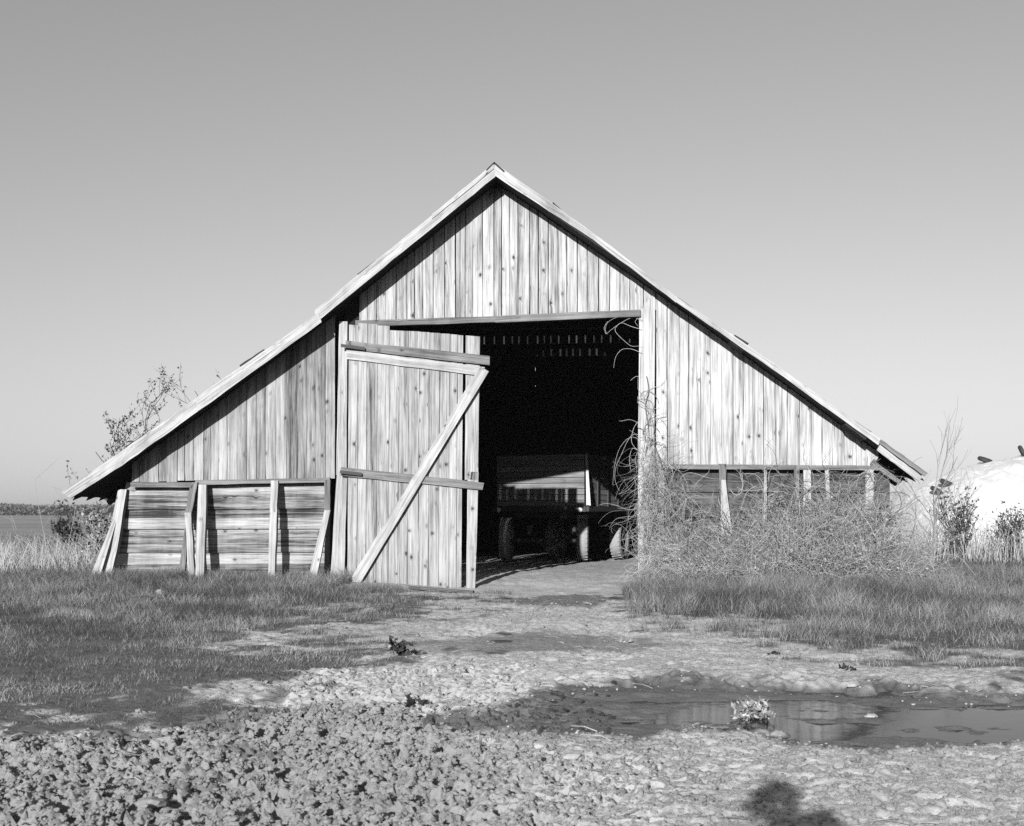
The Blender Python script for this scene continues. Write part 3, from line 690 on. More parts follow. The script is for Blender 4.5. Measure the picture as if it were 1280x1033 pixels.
mb.lathe(tip-ez*.02, ez, [(0, .035), (0, .07), (.04, .07), (.04, .035), (0, .035)], 16); mb.build('drawbar', M['iron'], tr)
# ------------------------------------------------------------------ vines, bushes, trees, reeds: tubes in bulk
def tubes(name, paths, rads, mat, parent=None, tones=None, n=4, leaves=None):
    V = []; Fq = []; TN = []; o = 0; ang = np.arange(n)/n*2*math.pi
    for i, (p, r) in enumerate(zip(paths, rads)):
        p = np.asarray(p, float); m_ = len(p); r = np.linspace(r[0], r[1], m_) if isinstance(r, tuple) else np.asarray(r)
        d = np.gradient(p, axis=0); d /= np.linalg.norm(d, axis=1, keepdims=True)+1e-9
        up = np.where(np.abs(d[:, 2:3]) < .9, np.array([[0, 0, 1.]]), np.array([[1., 0, 0]]))
        a = np.cross(d, up); a /= np.linalg.norm(a, axis=1, keepdims=True)+1e-9; b = np.cross(d, a)
        ring = p[:, None, :]+(a[:, None, :]*np.cos(ang)[None, :, None]+b[:, None, :]*np.sin(ang)[None, :, None])*r[:, None, None]
        V.append(ring.reshape(-1, 3)); k = np.arange(m_-1)[:, None]*n+np.arange(n)[None, :]; k2 = np.arange(m_-1)[:, None]*n+(np.arange(n)[None, :]+1) % n
        Fq.append((np.stack([k, k2, k2+n, k+n], -1)+o).reshape(-1, 4)); tn = tones[i] if tones is not None else RNG.random()
        TN.append(np.full(m_*n, tn)); o += m_*n
    V = np.concatenate(V); Fq = np.concatenate(Fq); TN = np.concatenate(TN)
    me = npmesh(name, V, Fq.ravel(), np.full(len(Fq), 4), {'tone': TN}); return link(name, me, mat, parent)
def leafcards(name, P, size, mat, parent=None, elong=1.8):
    P = np.asarray(P); k = len(P); a = RNG.normal(size=(k, 3)); a /= np.linalg.norm(a, axis=1, keepdims=True); b = RNG.normal(size=(k, 3)); b -= a*(a*b).sum(1, keepdims=True); b /= np.linalg.norm(b, axis=1, keepdims=True)
    s = size*RNG.uniform(.6, 1.3, (k, 1)); V = np.stack([P-b*s*.4, P+a*s*elong*.5, P+b*s*.4, P-a*s*elong*.5], 1).reshape(-1, 3)
    me = npmesh(name, V, np.arange(4*k), np.full(k, 4), {'tone': np.repeat(RNG.random(k), 4)}); return link(name, me, mat, parent)
def curly(p, d, L, step=.08, curl=.35, grav=0.0, zmin=True):
    pts = [np.array(p, float)]; d = np.array(d, float); d /= np.linalg.norm(d); ax = RNG.normal(size=3)
    for i in range(max(3, int(L/step))):
        ax = ax*.85+RNG.normal(size=3)*.5; d = d+np.cross(ax, d)*curl*.35+np.array([0, 0, -grav]); d /= np.linalg.norm(d)
        q = pts[-1]+d*step
        if zmin and q[2] < .0: q[2] = .01; d[2] = abs(d[2])*.3
        pts.append(q)
    return pts
def heap_h(px): return np.interp(px, [800, 835, 880, 930, 980, 1050, 1100, 1140, 1165], [.6, .8, .6, .8, 1.1, 1.35, 1.2, .6, .1])
def tangle(n, x0, x1, y0, y1, hf, Lr, rr_, curl, grav, hmin=0.0):
    P, Rr = [], []
    for i in range(n):
        x = RNG.uniform(x0, x1); y = RNG.uniform(y0, y1); px, _ = to_px(x, y); h = float(hf(px))*RNG.uniform(hmin, 1)**.8
        k = (y-y0)/(y1-y0); h *= .35+.65*k
        z0 = gz(x, y)*0; d = RNG.normal(size=3); d[2] = abs(d[2])*1.0+.1; d[1] *= .6
        pp = np.array(curly((x, y, h), d, RNG.uniform(*Lr), .07, curl, grav)); pp[:, 1] = np.minimum(pp[:, 1], -.04-.02*RNG.random())
        P.append(pp); r = RNG.uniform(*rr_); Rr.append((r, r*.5))
    return P, Rr
xa, xb = at(832, 650).x, at(1112, 650).x
bram = empty('dead_bramble_heap', ((xa+xb)/2, -1.0, 0), 'tangled heap of dead pale vine stems against the right low wall', 'bramble')
P, Q = tangle(4600, xa+.1, xb+.02, -1.8, -.15, heap_h, (.35, 1.1), (.0017, .0036), .40, .08); tubes('stem_tangle', P, Q, M['vine'], bram)
P, Q = tangle(600, at(850, 650).x, xb, -1.5, -.2, lambda px: heap_h(px)+.12, (.4, 1.3), (.0025, .009), .4, .05); tubes('stem_tangle', P, Q, M['vinedark'], bram, n=5)
P, Q = tangle(6500, xa+.05, xb+.05, -1.9, -.12, heap_h, (.12, .4), (.0014, .0026), .5, .02); tubes('fine_twig', P, Q, M['vine'], bram, n=3)
lp = np.array([q for pth in P[::2] for q in pth[1::2]])[:4200]; leafcards('dry_leaf', lp+RNG.normal(size=lp.shape)*.01, .028, M['reed'], bram, 1.5)
# upright dry shoots in front of the wall
P, Q = [], []
for i in range(420):
    x = RNG.uniform(at(905, 650).x, at(1150, 650).x); y = RNG.uniform(-.9, -.12)
    d = (RNG.normal()*.16, RNG.normal()*.1, 1); pp = np.array(curly((x, y, 0), d, RNG.uniform(.9, 1.75), .1, .35, 0.0)); pp[:, 1] = np.minimum(pp[:, 1], -.1); P.append(pp); r = RNG.uniform(.002, .0045); Q.append((r, r*.4))
tubes('upright_shoot', P, Q, M['vine'], bram)
# vine on the right door post
vine = empty('climbing_vine', (at(812, 700).x, -.2, 0), 'dry climbing vine clinging to the right doorway post', 'vine')
P, Q = [], []
for i in range(800):      # skirt beside the post
    px = 802+abs(RNG.normal())*26; py = RNG.uniform(565, 720) + max(0, (px-835))*1.1
    if py > 728: continue
    p = at(px, py, -.12-RNG.random()*.35*np.interp(py, [560, 720], [.3, 1.5])); d = (RNG.normal()*.5, RNG.normal()*.2, -1 if RNG.random() < .7 else .8)
    pp = np.array(curly(p, d, RNG.uniform(.3, 1.0), .06, .6, .06)); pp[:, 1] = np.minimum(pp[:, 1], -.08); P.append(pp); r = RNG.uniform(.0015, .0032); Q.append((r, r*.6))
for i in range(30):       # strands winding up the post
    px = RNG.uniform(799, 826); py = RNG.uniform(500, 715)
    pp = np.array(curly(at(px, py, -.10), (RNG.normal()*.25, 0, 1), RNG.uniform(.4, 1.6), .07, .7, 0)); pp[:, 1] = np.clip(pp[:, 1], -.16, -.075); pp[:, 0] = np.clip(pp[:, 0], at(797, 600).x, at(832, 600).x); P.append(pp); r = RNG.uniform(.003, .006); Q.append((r, r*.5))
tubes('vine_skirt', P, Q, M['vine'], vine)
P, Q = [], []
def strand(pts, Y, r=.006):
    W = [np.array(at(a, b, Y+.04*math.sin(i*1.7))) for i, (a, b) in enumerate(pts)]; W = np.array(W); t = np.arange(len(W)); tt = np.linspace(0, len(W)-1, (len(W)-1)*6+1)
    # Catmull-like smoothing
    out = np.stack([np.interp(tt, t, W[:, k]) for k in range(3)], -1)
    for _ in range(6): out[1:-1] = (out[:-2]+2*out[1:-1]+out[2:])/4
    P.append(out); Q.append((r, r*.5))
for s in ([(802, 402), (793, 396), (782, 400), (764, 412), (756, 420), (757, 405), (768, 397), (790, 394)], [(802, 412), (787, 408), (776, 402), (766, 413), (782, 428), (790, 434), (803, 432)],
          [(803, 442), (790, 436), (777, 436), (769, 446), (767, 460)], [(803, 472), (795, 470), (788, 476)], [(803, 400), (797, 397), (793, 403), (798, 408)], [(760, 402), (754, 410), (759, 418)],
          [(803, 548), (796, 542), (788, 545), (782, 556), (776, 570), (769, 585), (768, 600), (774, 614)], [(802, 552), (793, 546), (784, 548), (774, 560), (768, 580), (766, 606)],
          [(803, 538), (797, 528), (787, 524), (776, 527), (774, 526)], [(802, 560), (797, 565), (793, 575), (797, 588), (793, 598)], [(800, 524), (792, 534), (788, 552), (795, 562), (803, 566)],
          [(801, 640), (796, 632), (798, 622)], [(801, 668), (792, 664), (789, 672), (794, 690), (800, 694)], [(800, 700), (796, 696), (793, 705)], [(801, 566), (790, 558), (786, 575), (789, 590)]):
    strand(s, -.10+RNG.random()*.06, RNG.uniform(.003, .0045))
for p_, q_ in zip(P, Q): tubes('hanging_tendril', [p_], [q_], M['vine'], vine, tones=[.7], n=5)
P, Q = [], []
strand([(808, 470), (812, 490), (805, 505), (812, 540), (806, 570)], -.11, .009); strand([(820, 560), (832, 600), (842, 640), (860, 670), (880, 690)], -.3, .012); strand([(845, 640), (868, 662), (905, 690), (925, 715)], -.6, .012); strand([(955, 640), (975, 610), (985, 590)], -.15, .008)
strand([(880, 745), (905, 722), (935, 708), (975, 690)], -1.3, .014); strand([(1035, 700), (1060, 650), (1075, 620)], -.7, .011); strand([(1110, 700), (1095, 660), (1115, 640)], -.8, .012)
for p_, q_ in zip(P, Q): tubes('woody_stem', [p_], [q_], M['vinedark'], vine, tones=[.5], n=6)
# hanging net of vines over the low right wall
P, Q = [], []
for i in range(300):
    px = RNG.uniform(835, 1130); py = RNG.uniform(586, 690)
    if px < 925 and py < 612: continue
    pp = np.array(curly(at(px, py, -.16-RNG.random()*.1), (RNG.normal(), RNG.normal()*.1, RNG.normal()*.8), RNG.uniform(.25, .8), .05, .45, .03)); pp[:, 1] = np.clip(pp[:, 1], -.3, -.13); P.append(pp); r = RNG.uniform(.002, .0045); Q.append((r, r*.6))
tubes('wall_vine', P, Q, M['vine'], vine)

def grow(base, h, nb, spread, levels=3, r0=.03, lean_=(0, 0), seed=1, twig=1.0, dens=5):
    rg = np.random.default_rng(seed); P, Rr, tips = [], [], []
    def br(p, d, L, r, lv):
        n_ = 7; pts = [np.array(p)]; d = np.array(d)/np.linalg.norm(d)
        for i in range(n_):
            d = d+rg.normal(size=3)*.10+np.array([0, 0, .03]); d /= np.linalg.norm(d); pts.append(pts[-1]+d*L/n_)
        P.append(pts); Rr.append((r, max(r*.45, .0025)))
        if lv >= levels: tips.extend(pts[2:]); return
        for k in range(dens if lv else nb):
            j = rg.integers(2, n_+1); q = pts[j]; side = rg.normal(size=3); side[2] = abs(side[2])*.5; dd_ = d*1.0+side*spread; br(q, dd_, L*rg.uniform(.45, .75)*twig, r*.5, lv+1)
    for k in range(max(1, int(nb/3))): br(base, (rg.normal()*.25+lean_[0], rg.normal()*.25+lean_[1], 1), h*.6*rg.uniform(.8, 1.1), r0, 0)
    return P, Rr, tips
def woody(name, base, h, label, cat, mat, leafmat=None, leafsize=.05, nleaf=0, group=None, **kw):
    e = empty(name, base, label, cat, group); P, Rr, tips = grow((base[0], base[1], base[2]-.1), h, **kw); tubes('branches', P, Rr, mat, e, n=5)
    if leafmat and nleaf:
        rg = np.random.default_rng(kw.get('seed', 1)); tips = np.array(tips); sel = tips[rg.integers(0, len(tips), nleaf)]+rg.normal(size=(nleaf, 3))*leafsize*.7; leafcards('foliage', sel, leafsize, leafmat, e)
    return e
def gp(px, Y): p = at(px, 700, Y); return (p.x, Y, gz(p.x, Y))
woody('budding_tree', gp(238, 9), 4.3, 'small tree with dark leaf buds rising behind the left eave', 'tree', M['bark'], M['bud'], .048, 2200, nb=6, spread=1.15, levels=3, r0=.035, seed=5, dens=4, lean_=(-.16, 0))
woody('thin_tree', gp(272, 11), 5.3, 'thin twiggy tree just showing above the left roof slope', 'tree', M['bark'], M['leaf'], .05, 300, nb=5, spread=.5, levels=3, r0=.04, seed=11, dens=4)
woody('leafy_bush', gp(118, 4.5), 1.5, 'leafy bush under the left eave at the barn corner', 'bush', M['palebark'], M['reed'], .055, 900, nb=8, spread=.9, levels=2, r0=.02, seed=3, dens=6)
woody('leafy_bush', gp(96, 7.5), 1.3, 'lower bush in the meadow left of the barn corner', 'bush', M['bark'], M['leaf'], .06, 600, nb=8, spread=.9, levels=2, r0=.02, seed=8, dens=6)
woody('bare_sapling', gp(1160, 3.5), 2.7, 'bare sapling with thin upright twigs beside the right eave', 'tree', M['palebark'], nb=6, spread=.42, levels=3, r0=.022, seed=21, dens=3)
woody('dark_shrub', gp(1203, 8), 1.7, 'dark upright shrub in front of the white sheeted mound', 'shrub', M['bark'], M['leaf'], .045, 420, nb=12, spread=.4, levels=2, r0=.018, seed=31, dens=5)
woody('low_shrub', gp(1262, 9), 1.25, 'broad dark shrub at the right edge before the white mound', 'shrub', M['bark'], M['leaf'], .045, 600, nb=14, spread=.9, levels=2, r0=.016, seed=33, dens=5)

# white sheeted mound with old tyres on it
def mound():
    x0, x1 = at(1118, 650, 20).x, at(1118, 650, 20).x+17; n, m_ = 260, 120; Y0, Y1 = 17.0, 27.5; V = []
    prof = lambda x: np.interp(x, [0, .35, .9, 1.7, 2.6, 3.6, 5.2, 8, 12, 15.5, 17], [.0, 1.15, 1.75, 2.15, 2.6, 2.82, 3.15, 3.3, 3.1, 1.6, 0])
    xs = np.linspace(0, x1-x0, n); ys = np.linspace(0, 1, m_); A, B = np.meshgrid(xs, ys)
    cross = np.clip(np.sin(np.pi*np.clip(B, 0, 1)), 0, 1)**.55
    H = prof(A)*cross + (fbm(A*1.1, B*6, 4, 5)-.5)*.28*cross + (np.abs(fbm(A*3+B*4, B*14, 3, 15)-.5))*.16*cross + (np.abs(fbm(A*8-B*9, B*30, 3, 25)-.5))*.06*cross
    Xw = x0+A; Yw = Y0+(Y1-Y0)*B; Vv = np.stack([Xw, Yw, H-.05], -1).reshape(-1, 3); ii = np.arange(n*m_).reshape(m_, n)
    q = np.stack([ii[:-1, :-1], ii[:-1, 1:], ii[1:, 1:], ii[1:, :-1]], -1).reshape(-1)
    o = link('sheeted_mound', npmesh('sheeted_mound', Vv, q, np.full((n-1)*(m_-1), 4), smooth=False), M['tarp'])
    tag(o, 'long mound under bright white plastic sheeting right of the barn', 'mound'); return o, x0, (lambda x, yb: float(np.interp(x-x0, xs, H[int(yb*(m_-1))])))
mo, mx0, mh = mound()
def tyre(px, k, tilt, label):
    p = at(px, 600, 22.0); x = p.x; y = 17+10.5*k; z = mh(x, k)+.06; mb = MB(); ax = Vector((math.sin(tilt), -.25, math.cos(tilt)))
    mb.lathe((x, y, z), ax, [(a_*.62, b_*.58) for a_, b_ in ((-.06, .22), (-.1, .28), (-.1, .38), (-.05, .44), (.05, .44), (.1, .38), (.1, .28), (.06, .22), (-.06, .22))], 20)
    tag(mb.build('old_tyre', M['darkiron'], None, True), label, 'tyre', 'old tyres weighing down the white sheet')
tyre(1153, .30, .5, 'old tyre lying lowest on the left end of the white sheet'); tyre(1168, .34, .4, 'old tyre next to the roof edge on the white sheet'); tyre(1232, .48, .3, 'old tyre on the crest of the white sheet'); tyre(1276, .46, 1.1, 'old tyre standing tilted on the crest at the right edge')
# reeds and dry weeds: stuff
def stalks(name, label, n, xr, yr, hr, rr_, mat, lean_=.12, tone=None, cat='reeds'):
    P, Q = [], []
    X = RNG.uniform(*xr, n); Y = RNG.uniform(*yr, n); Zg = ground(X, Y)
    for x, y, z in zip(X, Y, Zg):
        h = RNG.uniform(*hr); dx, dy = RNG.normal(size=2)*lean_; b = RNG.normal()*.12*h
        P.append([(x, y, z-.02), (x+dx*h*.4, y+dy*h*.4, z+h*.4), (x+dx*h*.8+b*.5, y+dy*h*.8, z+h*.78), (x+dx*h*1.2+b*1.6, y+dy*h, z+h)]); r = RNG.uniform(*rr_); Q.append((r, r*.3))
    o = tubes(name, P, Q, mat, n=3); tag(o, label, cat, kind='stuff'); return o
stalks('dry_reeds', 'pale dry reeds in front of the white mound', 1500, (at(1130, 660, 9).x, at(1420, 660, 9).x), (7.5, 12), (.35, 1.0), (.004, .009), M['reed'])
stalks('dry_reeds', 'dry meadow grass at the far left behind the lawn', 2600, (-16, at(118, 660, 2).x), (-.8, 5.5), (.25, .7), (.003, .006), M['reed'], .35)
for i, (px, Y, h, l) in enumerate([(63, -.3, 1.7, 'tall pale dry stalk left of the barn corner'), (84, .6, 1.45, 'thin dry stalk close under the left eave tip'), (30, .5, 1.1, 'short leaning dry stalk in the meadow at far left')]):
    b = gp(px, Y); rg = np.random.default_rng(60+i); P = [curly(b, (rg.normal()*.1, 0, 1), h, .12, .12, 0)]; Q = [(.006, .003)]
    for k in range(6): q = P[0][rg.integers(3, len(P[0]))]; P.append(curly(q, (rg.normal(), rg.normal()*.5, .8), h*.35, .07, .3, .03)); Q.append((.0035, .0015))
    tag(tubes('dry_stalk', P, Q, M['reed'], tones=[.5]*len(P)), l, 'weed stalk', 'tall dry weed stalks')

# ------------------------------------------------------------------ grass: stuff
def grass(name, label, n, xr, yr, hfun, seed, wd=(.0025, .006), mat=None):
    rg = np.random.default_rng(seed); X = rg.uniform(*xr, n); Y = rg.uniform(*yr, n)
    px, py, gr, cl, d1, d2, d3, ins = masks(X, Y)
    cl_ = fbm(X*2.6, Y*2.6, 3, 51); cf = vn(X*11, Y*11, 61)
    keep = (rg.random(n) < gr**.6*np.clip(.25+cl_*1.3, 0, 1)*(.2+.8*cf)) & ~ins & (d2 < -2)
    # leave the strip under the walls free
    keep &= ~((Y > -.05) & (X > XL-.1) & (X < XR+.1))
    X, Y, px, py, cl_, cf, gr = (a[keep] for a in (X, Y, px, py, cl_, cf, gr)); k = len(X)
    Zg = ground(X, Y); H = hfun(px, py, X, Y)*rg.uniform(.45, 1.25, k)*(.5+cl_)*(.7+.6*cf)*(.4+.6*gr); W = rg.uniform(*wd, k)*(.6+.4*np.clip(H/.15, .3, 1.6))
    an = rg.uniform(0, 2*math.pi, k); la = rg.uniform(0, 2*math.pi, k); ln = rg.uniform(.1, 1.1, k)*H
    a = np.stack([np.cos(an), np.sin(an), 0*an], -1); l = np.stack([np.cos(la)*ln, np.sin(la)*ln, 0*an], -1); B = np.stack([X, Y, Zg-.01], -1); up = np.array([[0, 0, 1.]])
    v = [B-a*W[:, None]/2, B+a*W[:, None]/2, B+up*(H*.55)[:, None]+l*.35+a*W[:, None]*.4, B+up*(H*.55)[:, None]+l*.35-a*W[:, None]*.4, B+up*H[:, None]+l]
    V = np.stack(v, 1).reshape(-1, 3); o = np.arange(k)[:, None]*5
    f = np.concatenate([o+np.array([[0, 1, 2, 3]]), o+np.array([[3, 2, 4]])], 1).ravel(); tot = np.tile([4, 3], k)
    big = fbm(X*.9, Y*1.2, 3, 77)
    tone = np.clip(rg.random(k)**1.8*.7+(cl_-.5)*1.0+(big-.5)*1.1+(cf-.5)*.35+.45*(rg.random(k) < .10), 0, 1)
    tag(link(name, npmesh(name, V, f, tot, {'tone': np.repeat(tone, 5)}), mat or M['grass']), label, 'grass', kind='stuff')
def hl(px, py, X, Y): return np.interp(py, [725, 745, 775, 830, 930], [.19, .11, .065, .04, .028])*np.interp(px, [430, 540], [1.0, .6])
def hr(px, py, X, Y): return np.interp(py, [690, 730, 770, 830, 850], [.16, .23, .15, .075, .045])*np.interp(px, [770, 800], [.6, 1])*np.interp(px, [1120, 1280], [1, .7])
grass('grass', 'short green grass spreading left of the dirt track', 420000, (-10.5, -1.2), (-12.9, 0.3), hl, 1)
grass('grass', 'taller green grass in front of the right half of the barn', 360000, (.2, 9.5), (-10.5, 1.5), hr, 2)
grass('grass', 'meadow grass beyond the barn corners', 60000, (-24, 22), (.3, 17), lambda px, py, X, Y: .20+0*px, 3, (.008, .018))

# ------------------------------------------------------------------ clods and stones
def blob(sub, seed, amp=.28):
    import bmesh
    bm = bmesh.new(); bmesh.ops.create_icosphere(bm, subdivisions=sub, radius=1)
    V = []
    for v in bm.verts:
        p = v.co.copy(); k = 1+amp*2*(mnoise.noise(p*1.3+Vector((seed*7.1, 0, 0))))+amp*.9*mnoise.noise(p*3.1+Vector((seed*3.3, 5, 0))); V.append(p*k)
    F_ = [[v.index for v in f.verts] for f in bm.faces]; bm.free(); return np.array([tuple(v) for v in V]), np.array(F_)
def scatter(name, label, n, xr, yr, size, sub, seed, mat, maskf, cat='clods', power=2.5, amp=.28):
    rg = np.random.default_rng(seed); X = rg.uniform(*xr, n); Y = rg.uniform(*yr, n); mk = masks(X, Y); keep = rg.random(n) < maskf(*mk); X, Y = X[keep], Y[keep]; Zg = ground(X, Y); k = len(X)
    sz = size[0]+(size[1]-size[0])*rg.random(k)**power; protos = [blob(sub, seed*10+i, amp) for i in range(7)]; V, Fc, TN = [], [], []; o = 0
    for j, (PV, PF) in enumerate(protos):
        sel = np.where(np.arange(k) % 7 == j)[0]; m_ = len(sel); 
        if not m_: continue
        th = rg.uniform(0, 2*math.pi, m_); c, s = np.cos(th), np.sin(th); S = sz[sel][:, None]*np.stack([rg.uniform(.8, 1.3, m_), rg.uniform(.7, 1.1, m_), rg.uniform(.45, .85, m_)], -1)
        q = PV[None]*S[:, None, :]; x = q[..., 0]*c[:, None]-q[..., 1]*s[:, None]; y = q[..., 0]*s[:, None]+q[..., 1]*c[:, None]
        q = np.stack([x+X[sel][:, None], y+Y[sel][:, None], q[..., 2]+Zg[sel][:, None]+S[:, 2:3]*.25], -1); V.append(q.reshape(-1, 3))
        Fc.append((PF[None]+(np.arange(m_)*len(PV))[:, None, None]+o).reshape(-1, 3)); o += m_*len(PV)
    V = np.concatenate(V); Fc = np.concatenate(Fc); tag(link(name, npmesh(name, V, Fc.ravel(), np.full(len(Fc), 3)), mat), label, cat, kind='stuff')
cm = lambda px, py, gr, cl, d1, d2, d3, ins: np.clip(cl*1.1+.18, 0, 1)*(d2 < -3)*(gr < .7)
scatter('clods', 'crumbled dry clods of soil across the foreground', 75000, (-3.9, 3.1), (-15.2, -12.0), (.003, .016), 1, 4, M['stone'], cm, power=3)
scatter('clods', 'larger broken clods of soil among the crumbs in the foreground', 1100, (-3.9, 3.1), (-15.2, -12.0), (.008, .028), 3, 14, M['stone'], cm, power=3, amp=.5)
scatter('clods', 'small lumps of dry soil along the dirt track', 30000, (-5.5, 7), (-13, -4), (.004, .022), 1, 5, M['stone'], lambda px, py, gr, cl, d1, d2, d3, ins: np.clip(.12+cl, 0, 1)*(d2 < -4)*(d1 < -2)*(gr < .6), power=3.5)
scatter('pebbles', 'pale pebbles scattered round the puddle', 2600, (-1.5, 5.5), (-13, -11), (.002, .012), 1, 6, M['stonepale'], lambda px, py, gr, cl, d1, d2, d3, ins: .6*(np.abs(d2+3) < 14), 'pebbles', 3)
scatter('mud_lumps', 'dark wet lumps of mud at the left end of the puddle', 2600, (-1.6, 2.0), (-13.2, -11), (.004, .022), 1, 16, M['mud'], lambda px, py, gr, cl, d1, d2, d3, ins: (d2 > -4)*(px < 770)*np.clip(fbm(px*.02, py*.05, 3, 5)*2.4-.6, 0, 1), 'mud', 2.5)
def straw():
    n = 2600; rg = np.random.default_rng(77); X = rg.uniform(-6, 7, n); Y = rg.uniform(-14.5, -1.5, n); mk = masks(X, Y); keep = (mk[2] < .8) & (mk[5] < 6) & (rg.random(n) < .25+.75*vn(X*1.5, Y*1.5, 88)**2*2); X, Y = X[keep], Y[keep]; Zg = ground(X, Y); P, Q = [], []
    for x, y, z in zip(X, Y, Zg):
        a = rg.uniform(0, 6.28); L = rg.uniform(.03, .14); t_ = rg.uniform(.0, .25); P.append([(x, y, z+.006), (x+math.cos(a)*L*.5, y+math.sin(a)*L*.5, z+.012+t_*L*.6), (x+math.cos(a+.3)*L, y+math.sin(a+.3)*L, z+.008+t_*L)]); r_ = rg.uniform(.0012, .003); Q.append((r_, r_*.6))
    tag(tubes('straw_litter', P, Q, M['reed'], n=3), 'bits of dry straw and stem littering the dirt', 'straw', kind='stuff')
straw()
def rock(px, py, size, label, mat, flat_=.5, seed=1, rz=0.3, sx=1.2):
    d = ray(px, py); t_ = -CAMZ/d.z; p = CAM+d*t_; PV, PF = blob(2, seed, .16); c, s = math.cos(rz), math.sin(rz); q = PV*np.array([size*sx, size, size*flat_])
    q = np.stack([q[:, 0]*c-q[:, 1]*s+p.x, q[:, 0]*s+q[:, 1]*c+p.y, q[:, 2]+gz(p.x, p.y)+size*flat_*.6], -1)
    tag(link('stone', npmesh('stone', q, PF.ravel(), np.full(len(PF), 3)), mat), label, 'stone', 'single stones lying on the dirt')
rock(613, 929, .035, 'flat pale stone standing out at the end of the muddy patch', M['stonepale'], .7, 3, .8); rock(714, 951, .034, 'blocky pale stone among the clods below the puddle', M['stonepale'], .6, 4); rock(676, 938, .028, 'rounded pale stone at the near edge of the muddy patch', M['stonepale'], .6, 5)
rock(1089, 888, .030, 'small white stone lying in the puddle water', M['stonepale'], .5, 6); rock(1065, 860, .03, 'white stone on the far edge of the puddle', M['stonepale'], .5, 7); rock(188, 1004, .04, 'largest pale clod in the tilled soil at lower left', M['stone'], .5, 8, .2, 1.4); rock(1072, 969, .022, 'round pale pebble right of the head shadow', M['stonepale'], .6, 9)
rock(178, 752, .09, 'dark lump of debris in the grass below the left wall', M['darkiron'], .5, 10, .5, 1.5); rock(200, 748, .05, 'grey scrap standing in the grass below the left wall', M['stone'], 1.3, 12)
# small weeds standing alone
def weed(px, py, h, n, mat, leafn, lsize, label, Yoff=0, seed=1, spread=.5, name='weed'):
    d = ray(px, py); t_ = -CAMZ/d.z; p = CAM+d*t_; z = max(gz(p.x, p.y), -.036); rg = np.random.default_rng(seed); e = empty(name, (p.x, p.y, z), label, 'weed', 'single weeds on the bare dirt'); P, Q, tips = [], [], []
    for i in range(n): c = curly((p.x+rg.normal()*.02, p.y+rg.normal()*.02, z-.01), (rg.normal()*spread, rg.normal()*spread, 1), h*rg.uniform(.5, 1.1), h/7, .4, .02, False); P.append(c); Q.append((.003, .0012)); tips += c[2:]
    tubes('stem', P, Q, mat, e, n=4)
    if leafn: tips = np.array(tips); leafcards('foliage', tips[rg.integers(0, len(tips), leafn)]+rg.normal(size=(leafn, 3))*h*.05, lsize, M['weed'] if mat is M['weed'] else mat, e)
weed(499, 815, .17, 14, M['weed'], 110, .03, 'small dark leafy weed alone at the left end of the damp strip', seed=1, spread=.35)
weed(943, 889, .16, 60, M['reed'], 260, .022, 'pale clump of dry weed standing in the puddle', seed=2, spread=.9)
weed(1058, 834, .06, 16, M['weed'], 90, .025, 'low dark tuft on the bright dirt behind the puddle', seed=3, spread=.9)
weed(513, 880, .07, 12, M['weed'], 60, .03, 'dark sprig in the trampled mud left of the puddle', seed=4, spread=.8)
weed(778, 799, .06, 10, M['reed'], 40, .02, 'tiny pale tuft at the right end of the damp strip', seed=6, spread=.8)
weed(968, 817, .05, 12, M['weed'], 50, .02, 'small flat tuft near the right grass edge', seed=7, spread=1.)

# ------------------------------------------------------------------ far tree line
def far_wood(name, label, x0, x1, Y, hmin, hmax, n, seed, cs=.9):
    rg = np.random.default_rng(seed); X = rg.uniform(x0, x1, n); Hh = hmin+(hmax-hmin)*fbm(X*.02, X*0, 3, seed)*1.2; Zz = Hh*rg.random(n)**.7; Yy = Y+rg.uniform(-15, 15, n)
    leafcards('x', np.stack([X, Yy, Zz], -1), cs, M['farleaf']); o = C.objects[-1]; o.name = name; tag(o, label, 'trees', kind='stuff')
far_wood('far_wood', 'far line of trees on the flat left horizon', -330, -120, 420, 1.0, 6.0, 16000, 3)

far_wood('far_wood', 'distant tree belt along the rest of the horizon', -900, 900, 900, 2.0, 5.0, 16000, 4, 2.0)

# ------------------------------------------------------------------ haze over the plain
def haze():
    x0, x1, y0, y1, z0, z1 = -1400, 1400, -120, 1300, -2.0, 9.5
    V = [(x, y, z) for z in (z0, z1) for (x, y) in ((x0, y0), (x1, y0), (x1, y1), (x0, y1))]
    me = bpy.data.meshes.new('haze'); me.from_pydata(V, [], [(3, 2, 1, 0), (4, 5, 6, 7), (0, 1, 5, 4), (1, 2, 6, 5), (2, 3, 7, 6), (3, 0, 4, 7)]); me.update()
    m = bpy.data.materials.new('haze_air'); m.use_nodes = True; t = m.node_tree; t.nodes.clear()
    o_ = t.nodes.new('ShaderNodeOutputMaterial'); v = t.nodes.new('ShaderNodeVolumePrincipled'); v.inputs['Color'].default_value = (.9, .9, .9, 1)
    v.inputs['Density'].default_value = .0004; v.inputs['Anisotropy'].default_value = .2; t.links.new(v.outputs[0], o_.inputs['Volume'])
    tag(link('haze', me, m), kind='stuff')
haze()
